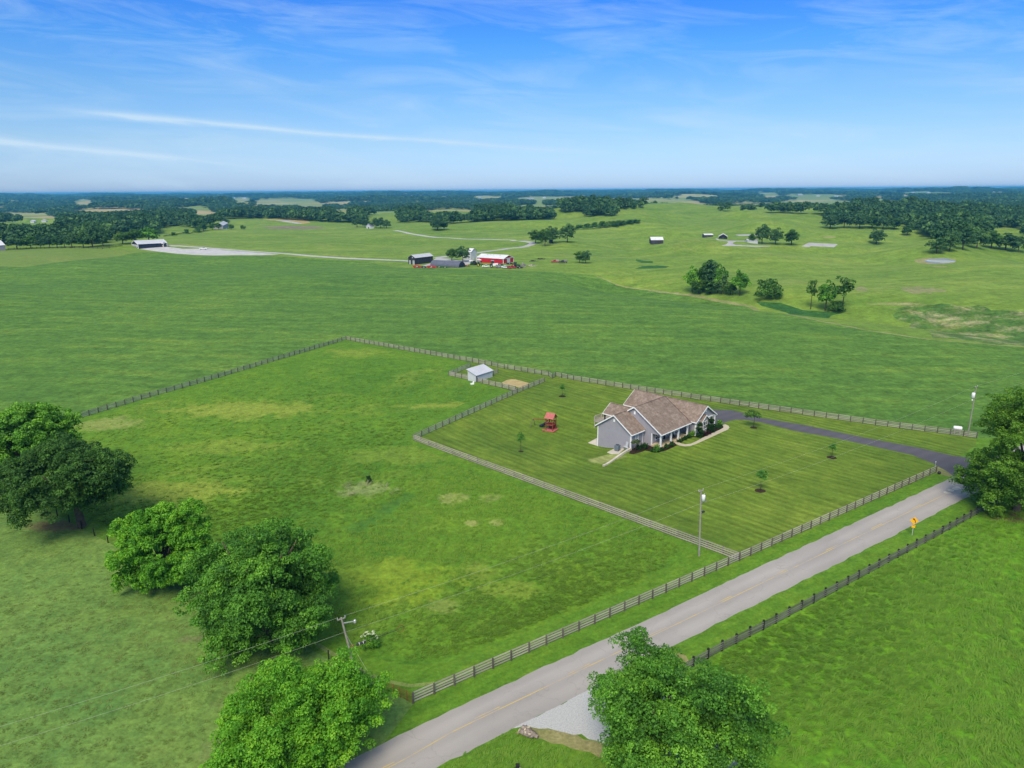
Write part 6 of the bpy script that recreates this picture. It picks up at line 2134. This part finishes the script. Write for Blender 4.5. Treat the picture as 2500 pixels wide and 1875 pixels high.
# black fence lines far off
for label, pts in [('long black fence beyond the black barn lined by small round trees', [(400, 578), (430, 573.5), (470, 569.5), (500, 565.5)]), ('long black fence before the row of dark trees behind the yellowish meadow', [(20, 609.5), (80, 607.5), (150, 606), (205, 606), (250, 608), (300, 602)])]:
    w = [gp(*p) for p in pts]
    t = thing('far_fence', label, 'fence', (w[0][0], w[0][1], z_at(w[0])), 0)
    for a, b in zip(w[:-1], w[1:]):
        n_ = int(np.linalg.norm(b - a) / 6) + 1
        for k in range(n_):
            p, q = a + (b - a) * k / n_, a + (b - a) * (k + 1) / n_
            o3 = lambda r, h: (r[0] - w[0][0], r[1] - w[0][1], z_at(r) - z_at(w[0]) + h)
            for h in (.5, .95, 1.4):
                MB().bar(o3(p, h), o3(q, h), .06, .2).build('board', M['black_post'], t)
            inst('post', POST['black_post'], t, o3(p, 0), (0, 0, 0), (1.6, 1.6, 1.2))
# ---------------------------------------------------------------- far woods: one mass, instanced on points
FIELDS = [(205, 496, 32, 6.5), (268, 518, 92, 6), (45, 526, 52, 5), (45, 553, 62, 6), (470, 511, 46, 4), (505, 526, 34, 5), (590, 489, 26, 5.5), (700, 494, 82, 7), (760, 503, 36, 5), (835, 519, 22, 4), (935, 528, 40, 3),
          (1100, 519, 66, 6), (1190, 483, 40, 3), (1085, 481, 14, 1.5), (1320, 485, 62, 3.5), (1390, 484, 70, 3), (1316, 500, 14, 5), (1310, 508, 60, 3), (1390, 526, 40, 3.5), (1640, 494, 70, 5), (1690, 503, 60, 4), (1830, 501, 90, 3), (1490, 487, 40, 2),
          (1990, 479, 82, 3.6), (1990, 497, 92, 7), (1880, 478, 26, 5), (2146, 481, 12, 4), (2170, 495, 34, 4), (2210, 480, 14, 3), (2290, 472, 40, 2), (1870, 472, 30, 2), (2230, 471, 30, 2), (1700, 480, 60, 2), (450, 486, 22, 2), (1580, 488, 50, 2.2)]
# where the near edge of the woods runs across the photo: below this row there is open pasture
WOOD_EDGE = [(-200, 610), (0, 600), (250, 597), (300, 575), (440, 571), (520, 553), (560, 535), (640, 534), (760, 541), (860, 546), (960, 545), (1060, 545), (1100, 552), (1140, 556), (1200, 553), (1300, 541), (1430, 531), (1500, 529), (1515, 513), (1560, 512),
             (1640, 516), (1700, 519), (1900, 521), (2010, 525), (2020, 548), (2200, 549), (2260, 578), (2300, 600), (2400, 600), (2440, 588), (2560, 610)]
WEX, WEY = np.array([p[0] for p in WOOD_EDGE]), np.array([p[1] for p in WOOD_EDGE])
OPEN = [(100, 545, 50, 14), (290, 580, 30, 8), (430, 562, 46, 6.5), (2460, 569, 46, 9)]


def vproj(P):
    q = (P - np.array([0, 0, CAMH])) @ CM
    zc = np.where(q[:, 2] < -1, -q[:, 2], 1.0)
    return 1250 + FPX * q[:, 0] / zc, 937.5 - FPX * q[:, 1] / zc


g_ = np.random.default_rng(99)
pts, scl = [], []
for r0, r1, sp_, cover, h0, h1 in [(560, 1000, 9, 1.0, 9, 18), (1000, 1700, 9, 1.0, 9, 18), (1700, 2800, 12, .97, 9, 18), (2800, 4500, 21, .92, 12, 19), (4500, 8000, 38, .9, 14, 22), (8000, 15500, 75, .9, 18, 30)]:
    n_ = int(.5 * (r1 ** 2 - r0 ** 2) * 1.55 / sp_ ** 2)
    r = np.sqrt(g_.uniform(r0 ** 2, r1 ** 2, n_))
    a = g_.uniform(-.775, .775, n_)
    x, y = r * np.sin(a), r * np.cos(a)
    z = terr(x, y)
    P = np.column_stack([x, y, z])
    px, py = vproj(P)
    ok = py < np.interp(px, WEX, WEY) - 0.5
    hpx = (h0 + h1) / 2 * FPX / r * .8
    if r1 <= 1000:
        ok &= (px < 520) | (px > 2230)
    for cx_, cy_, rx_, ry_ in FIELDS + OPEN:
        pe = np.where(py > cy_, np.maximum(cy_, py - hpx), py)
        ok &= ((px - cx_) / rx_) ** 2 + ((pe - cy_) / (ry_ * 1.35)) ** 2 > 1
    # glades
    nn = sn(6, x, y) + .7 * sn(2, x, y)
    ok &= (nn < .95) if r0 < 2800 else (nn < .55)
    ok &= g_.random(n_) < cover
    P = P[ok]
    k = sp_ / 11.0
    pts.append(P)
    s = g_.uniform(h0, h1, len(P))
    scl.append(np.column_stack([s * max(1, k * .95), s * max(1, k * .95), s]))
pts, scl = np.vstack(pts), np.vstack(scl)
print('forest points', len(pts))
for k, (cx_, cy_, rx_, ry_) in enumerate(FIELDS):
    pass


def scatter(name, P, SC, sources, mat=None, seed=0, tilt=0.0, label_kind='stuff', spin=None):
    """one object whose points carry instances of the given objects or meshes"""
    me = bpy.data.meshes.new(name)
    me.vertices.add(len(P))
    me.vertices.foreach_set('co', np.asarray(P, np.float32).ravel())
    at = me.attributes.new('sc', 'FLOAT_VECTOR', 'POINT')
    at.data.foreach_set('vector', np.asarray(SC, np.float32).ravel())
    if spin is not None:
        at = me.attributes.new('spin', 'FLOAT_VECTOR', 'POINT')
        at.data.foreach_set('vector', np.column_stack([np.zeros(len(P)), np.zeros(len(P)), spin]).astype(np.float32).ravel())
    o = bpy.data.objects.new(name, me)
    C.objects.link(o)
    o['kind'] = label_kind
    ng = bpy.data.node_groups.new(name, 'GeometryNodeTree')
    ng.interface.new_socket('Geometry', in_out='INPUT', socket_type='NodeSocketGeometry')
    ng.interface.new_socket('Geometry', in_out='OUTPUT', socket_type='NodeSocketGeometry')
    gi = ng.nodes.new('NodeGroupInput')
    go = ng.nodes.new('NodeGroupOutput')
    m2p = ng.nodes.new('GeometryNodeMeshToPoints')
    ng.links.new(gi.outputs[0], m2p.inputs[0])
    iop = ng.nodes.new('GeometryNodeInstanceOnPoints')
    ng.links.new(m2p.outputs[0], iop.inputs['Points'])
    jn = ng.nodes.new('GeometryNodeJoinGeometry')
    for s in sources:
        oi = ng.nodes.new('GeometryNodeObjectInfo')
        oi.inputs['Object'].default_value = s
        oi.inputs['As Instance'].default_value = True
        oi.transform_space = 'ORIGINAL'
        ng.links.new(oi.outputs['Geometry'], jn.inputs[0])
    ng.links.new(jn.outputs[0], iop.inputs['Instance'])
    iop.inputs['Pick Instance'].default_value = True
    rv = ng.nodes.new('FunctionNodeRandomValue')
    rv.data_type = 'FLOAT_VECTOR'
    rv.inputs['Min'].default_value = (-tilt, -tilt, 0)
    rv.inputs['Max'].default_value = (tilt, tilt, 6.283)
    rv.inputs['Seed'].default_value = seed
    er = ng.nodes.new('FunctionNodeEulerToRotation')
    if spin is not None:
        sa = ng.nodes.new('GeometryNodeInputNamedAttribute')
        sa.data_type = 'FLOAT_VECTOR'
        sa.inputs['Name'].default_value = 'spin'
        ng.links.new(sa.outputs[0], er.inputs[0])
    else:
        ng.links.new(rv.outputs[0], er.inputs[0])
    ng.links.new(er.outputs[0], iop.inputs['Rotation'])
    na = ng.nodes.new('GeometryNodeInputNamedAttribute')
    na.data_type = 'FLOAT_VECTOR'
    na.inputs['Name'].default_value = 'sc'
    ng.links.new(na.outputs[0], iop.inputs['Scale'])
    ng.links.new(iop.outputs[0], go.inputs[0])
    md = o.modifiers.new('scatter', 'NODES')
    md.node_group = ng
    return o


def source(name, me):
    """an object that only lends its mesh to a scatter and is not placed in the scene"""
    return bpy.data.objects.new(name, me)


lo = []
for k, (sd_, w_) in enumerate([(51, 1.0), (52, 1.1), (53, .9)]):
    c, rr, tt = lobes(22, sd_, .52, w_ / 2, w_ / 2, .48, .15, .25, .45, -.7)
    V, F, T = leaf_cloud(c, rr, tt, 620, .17, sd_, low=-.2)
    lo.append(source('woodland_crown', leaf_mesh('woodland_crown', V, F, T, M['leaf_wood'])))
scatter('far_woodland', pts, scl, lo, seed=3)

# ---- fields showing among the far woods: low sheets of their own colour would float, so they are the ground itself;
#      hamlets of small white buildings dotted across the hills
g_ = random.Random(8)
wm = MB().box(-.5, .5, -.5, .5, 0, .6).mesh('wall', M['white_wall'])
rm = MB().prism([(-.56, .6), (0, 1.0), (.56, .6)], -.55, .55, 'y').mesh('roof', M['metal_roof'])
zs = [zL((395, 182))[0], zL((385, 362))[0], zL((290, 368))[0], zL((1330, 167))[0], zL((2115, 160))[0], zL((1912, 186))[0], zL((1605, 276))[0], zL((565, 212))[0], zL((2020, 158))[0],
      zM((1280, 128))[0], zM((1640, 160))[0], zM((1810, 140))[0], zM((1700, 118))[0], zM((1570, 116))[0], zM((2000, 130))[0], zM((2180, 150))[0],
      zR((160, 156))[0], zR((270, 150))[0], zR((510, 130))[0], zR((590, 136))[0], zR((680, 138))[0], zR((450, 158))[0], zR((1530, 92))[0], zR((1930, 112))[0], zR((1270, 92))[0], zR((2070, 140))[0],
      zQ((350, 124))[0], zQ((500, 134))[0], zQ((650, 138))[0], zQ((720, 92))[0], zQ((880, 102))[0], zQ((935, 100))[0], zQ((1290, 108))[0], zQ((1415, 108))[0], zQ((1330, 90))[0], zQ((1880, 112))[0], zQ((1960, 108))[0], zQ((2020, 108))[0], zQ((1895, 218))[0], zQ((240, 92))[0], zQ((600, 84))[0]]
for i, (px, py) in enumerate(zs):
    p = gp(px, py)
    d = np.hypot(*p)
    k = mpp(p)
    s = max(9.0, 9 * k) * g_.uniform(.8, 1.4)
    hh = max(5.0, 3.4 * k)
    t = thing('far_building', 'tiny white building among the far woods and fields', 'building', (p[0], p[1], z_at(p) + (9 if d > 2500 else 0) * .0), g_.uniform(-.5, .5), 'tiny white buildings scattered over the far hills')
    inst('wall', wm, t, (0, 0, -.5), (0, 0, 0), (s, s * .7, hh + .5))
    inst('roof', rm, t, (0, 0, -.5), (0, 0, 0), (s, s * .7, hh + .5))

# ---------------------------------------------------------------- grass tufts in the rough grass
def tuft(seed, n, h, w, spread, mat):
    """long blades laid over to one side by the wind"""
    g_ = np.random.default_rng(seed)
    V, F, T = [], [], []
    for i in range(n):
        a = g_.uniform(0, 6.28)
        q = spread * math.sqrt(g_.random())
        x, y = q * math.cos(a), q * math.sin(a)
        b = g_.normal() * .5
        hh = h * g_.uniform(.6, 1.1)
        L_ = h * g_.uniform(1.5, 2.6)
        lx, ly = math.cos(b) * L_, math.sin(b) * L_
        px, py = -math.sin(b) * w / 2, math.cos(b) * w / 2
        s = len(V)
        V += [(x - px, y - py, -.03), (x + px, y + py, -.03), (x + lx * .55 + px, y + ly * .55 + py, hh * .85), (x + lx * .55 - px, y + ly * .55 - py, hh * .85),
              (x + lx + px * .3, y + ly + py * .3, hh * .95), (x + lx - px * .3, y + ly - py * .3, hh * .95)]
        F += [(s, s + 1, s + 2, s + 3), (s + 3, s + 2, s + 4, s + 5)]
        T += [.55 + .2 * g_.random()] * 2 + [.6 + .3 * g_.random()] * 2 + [.65 + .35 * g_.random()] * 2
    return source('grass_tuft', leaf_mesh('grass_tuft', np.array(V), np.array(F), np.array(T), mat))


M['tuft'] = leaf_mat('meadow tuft', (.070, .190, .017), (.122, .258, .025), (.185, .325, .038), .45, .4)
M['tuft_pad'] = leaf_mat('paddock tuft', (.070, .180, .015), (.125, .248, .022), (.19, .31, .034), .45, .4)
M['tuft_pale'] = leaf_mat('pale tuft', (.11, .205, .042), (.165, .25, .055), (.23, .29, .08), .45, .4)
M['tuft_crop'] = leaf_mat('crop tuft', (.060, .160, .026), (.100, .215, .036), (.155, .275, .052), .45, .4)


def fill(poly, spacing, near, far, seed, avoid=(), dens=None):
    """points in a polygon, thinning with distance"""
    g_ = np.random.default_rng(seed)
    p = np.array(poly)
    x0, y0 = p.min(0)
    x1, y1 = p.max(0)
    x0, x1, y0, y1 = max(x0, -170), min(x1, 190), max(y0, 28), min(y1, far)
    n_ = int((x1 - x0) * (y1 - y0) / spacing ** 2)
    P = np.column_stack([g_.uniform(x0, x1, n_), g_.uniform(y0, y1, n_)])
    d = np.hypot(P[:, 0], P[:, 1])
    keep = (g_.random(n_) < np.clip((near / d) ** 2, 0, 1)) & (d < far)
    P = P[keep]
    P = P[inside(poly, P)]
    for q in avoid:
        P = P[~inside(q, P)]
    px, py = vproj(np.column_stack([P, terr(P[:, 0], P[:, 1])]))
    P = P[(px > -400) & (px < 3000) & (py < 2300)]
    return P


def tufts(name, poly, spacing, near, far, seed, mat, h, n=9, w=.05, spread=.28, avoid=(), s0=.6, s1=1.5, clump=.12):
    P = fill(poly, spacing, near, far, seed, avoid)
    g_ = np.random.default_rng(seed + 1)
    nz = sn(5, P[:, 0] * 3.3, P[:, 1] * 3.3)
    P = P[g_.random(len(P)) < np.clip(.62 + .3 * nz, .2, 1) * np.clip((far - np.hypot(P[:, 0], P[:, 1])) / (far * .45), 0, 1)]
    for sx, sy, sr, sc_, sa in pad_spots:
        P = P[(((P[:, 0] - sx) / sr[0]) ** 2 + ((P[:, 1] - sy) / sr[1]) ** 2 > g_.uniform(.3, 1.4, len(P))) | (g_.random(len(P)) < .15)]
    z = terr(P[:, 0], P[:, 1])
    s = g_.uniform(s0, s1, len(P)) * np.clip(1 + np.hypot(P[:, 0], P[:, 1]) / 500, 1, 1.6)
    print(name, len(P))
    scatter(name, np.column_stack([P, z]), np.column_stack([s, s, s * g_.uniform(.7, 1.2, len(P))]), [tuft(seed + k, n, h, w, spread, mat) for k in range(3)], seed=seed, spin=.5 + .75 * sn(5, P[:, 0] * 2.2 + 40, P[:, 1] * 2.2) + g_.normal(size=len(P)) * .45)


def shrink(poly, k=.985):
    p = np.array(poly)
    c = p.mean(0)
    return [tuple(c + (q - c) * k) for q in p]


tufts('paddock_grass', shrink(paddock_in, .985), .36, 80, 230, 61, M['tuft_pad'], .13, w=.05, spread=.24)
tufts('meadow_grass', [(78.5, 106.0), (71.5, 102.0), (55, 90.8), (23.8, 69.8), (19.5, 63), (32, 42), (60, 10), (200, 10), (200, 180)], .31, 85, 190, 62, M['tuft'], .22, w=.045, spread=.24)
tufts('pasture_grass', [(-12, 61.5), (-112, 133), (-170, 120), (-170, 20), (-60, 22), (-28, 47), (-14, 57)], .7, 80, 190, 63, M['tuft_pale'], .08, w=.04)
tufts('roadside_grass', [(-7.2, 53.1), (-.4, 57.7), (7, 54.6), (12, 49), (10, 44), (-16, 44)], .34, 90, 170, 67, M['tuft'], .12, spread=.2)
p_ = [tuple(gp(px, py)) for px, py in [(830, 1185), (905, 1180), (955, 1190), (962, 1212), (905, 1222), (850, 1215)]]
M['tuft_straw'] = leaf_mat('straw tuft', (.16, .16, .07), (.27, .26, .14), (.40, .38, .24), .45, .4)
tufts('pale_tall_grass', p_, .8, 120, 260, 68, M['tuft_straw'], .55, n=6, w=.05)

# ---------------------------------------------------------------- haze
HZ = 'haze'
m, nt, out = newmat('pale haze')
pv = nt.nodes.new('ShaderNodeVolumePrincipled')
pv.inputs['Color'].default_value = (.11, .50, .86, 1)
pv.inputs['Density'].default_value = HAZE_D
pv.inputs['Anisotropy'].default_value = 0.0
lk(nt, pv.outputs[0], out.inputs['Volume'])
zmin, zmax = float(GZ.min()), float(max(GZ.max() + 31, 57))
ext = 31000
o = MB().box(-ext, ext, -ext, ext, zmin - 1.0, zmax + 2).build('haze', m)
o['kind'] = 'stuff'
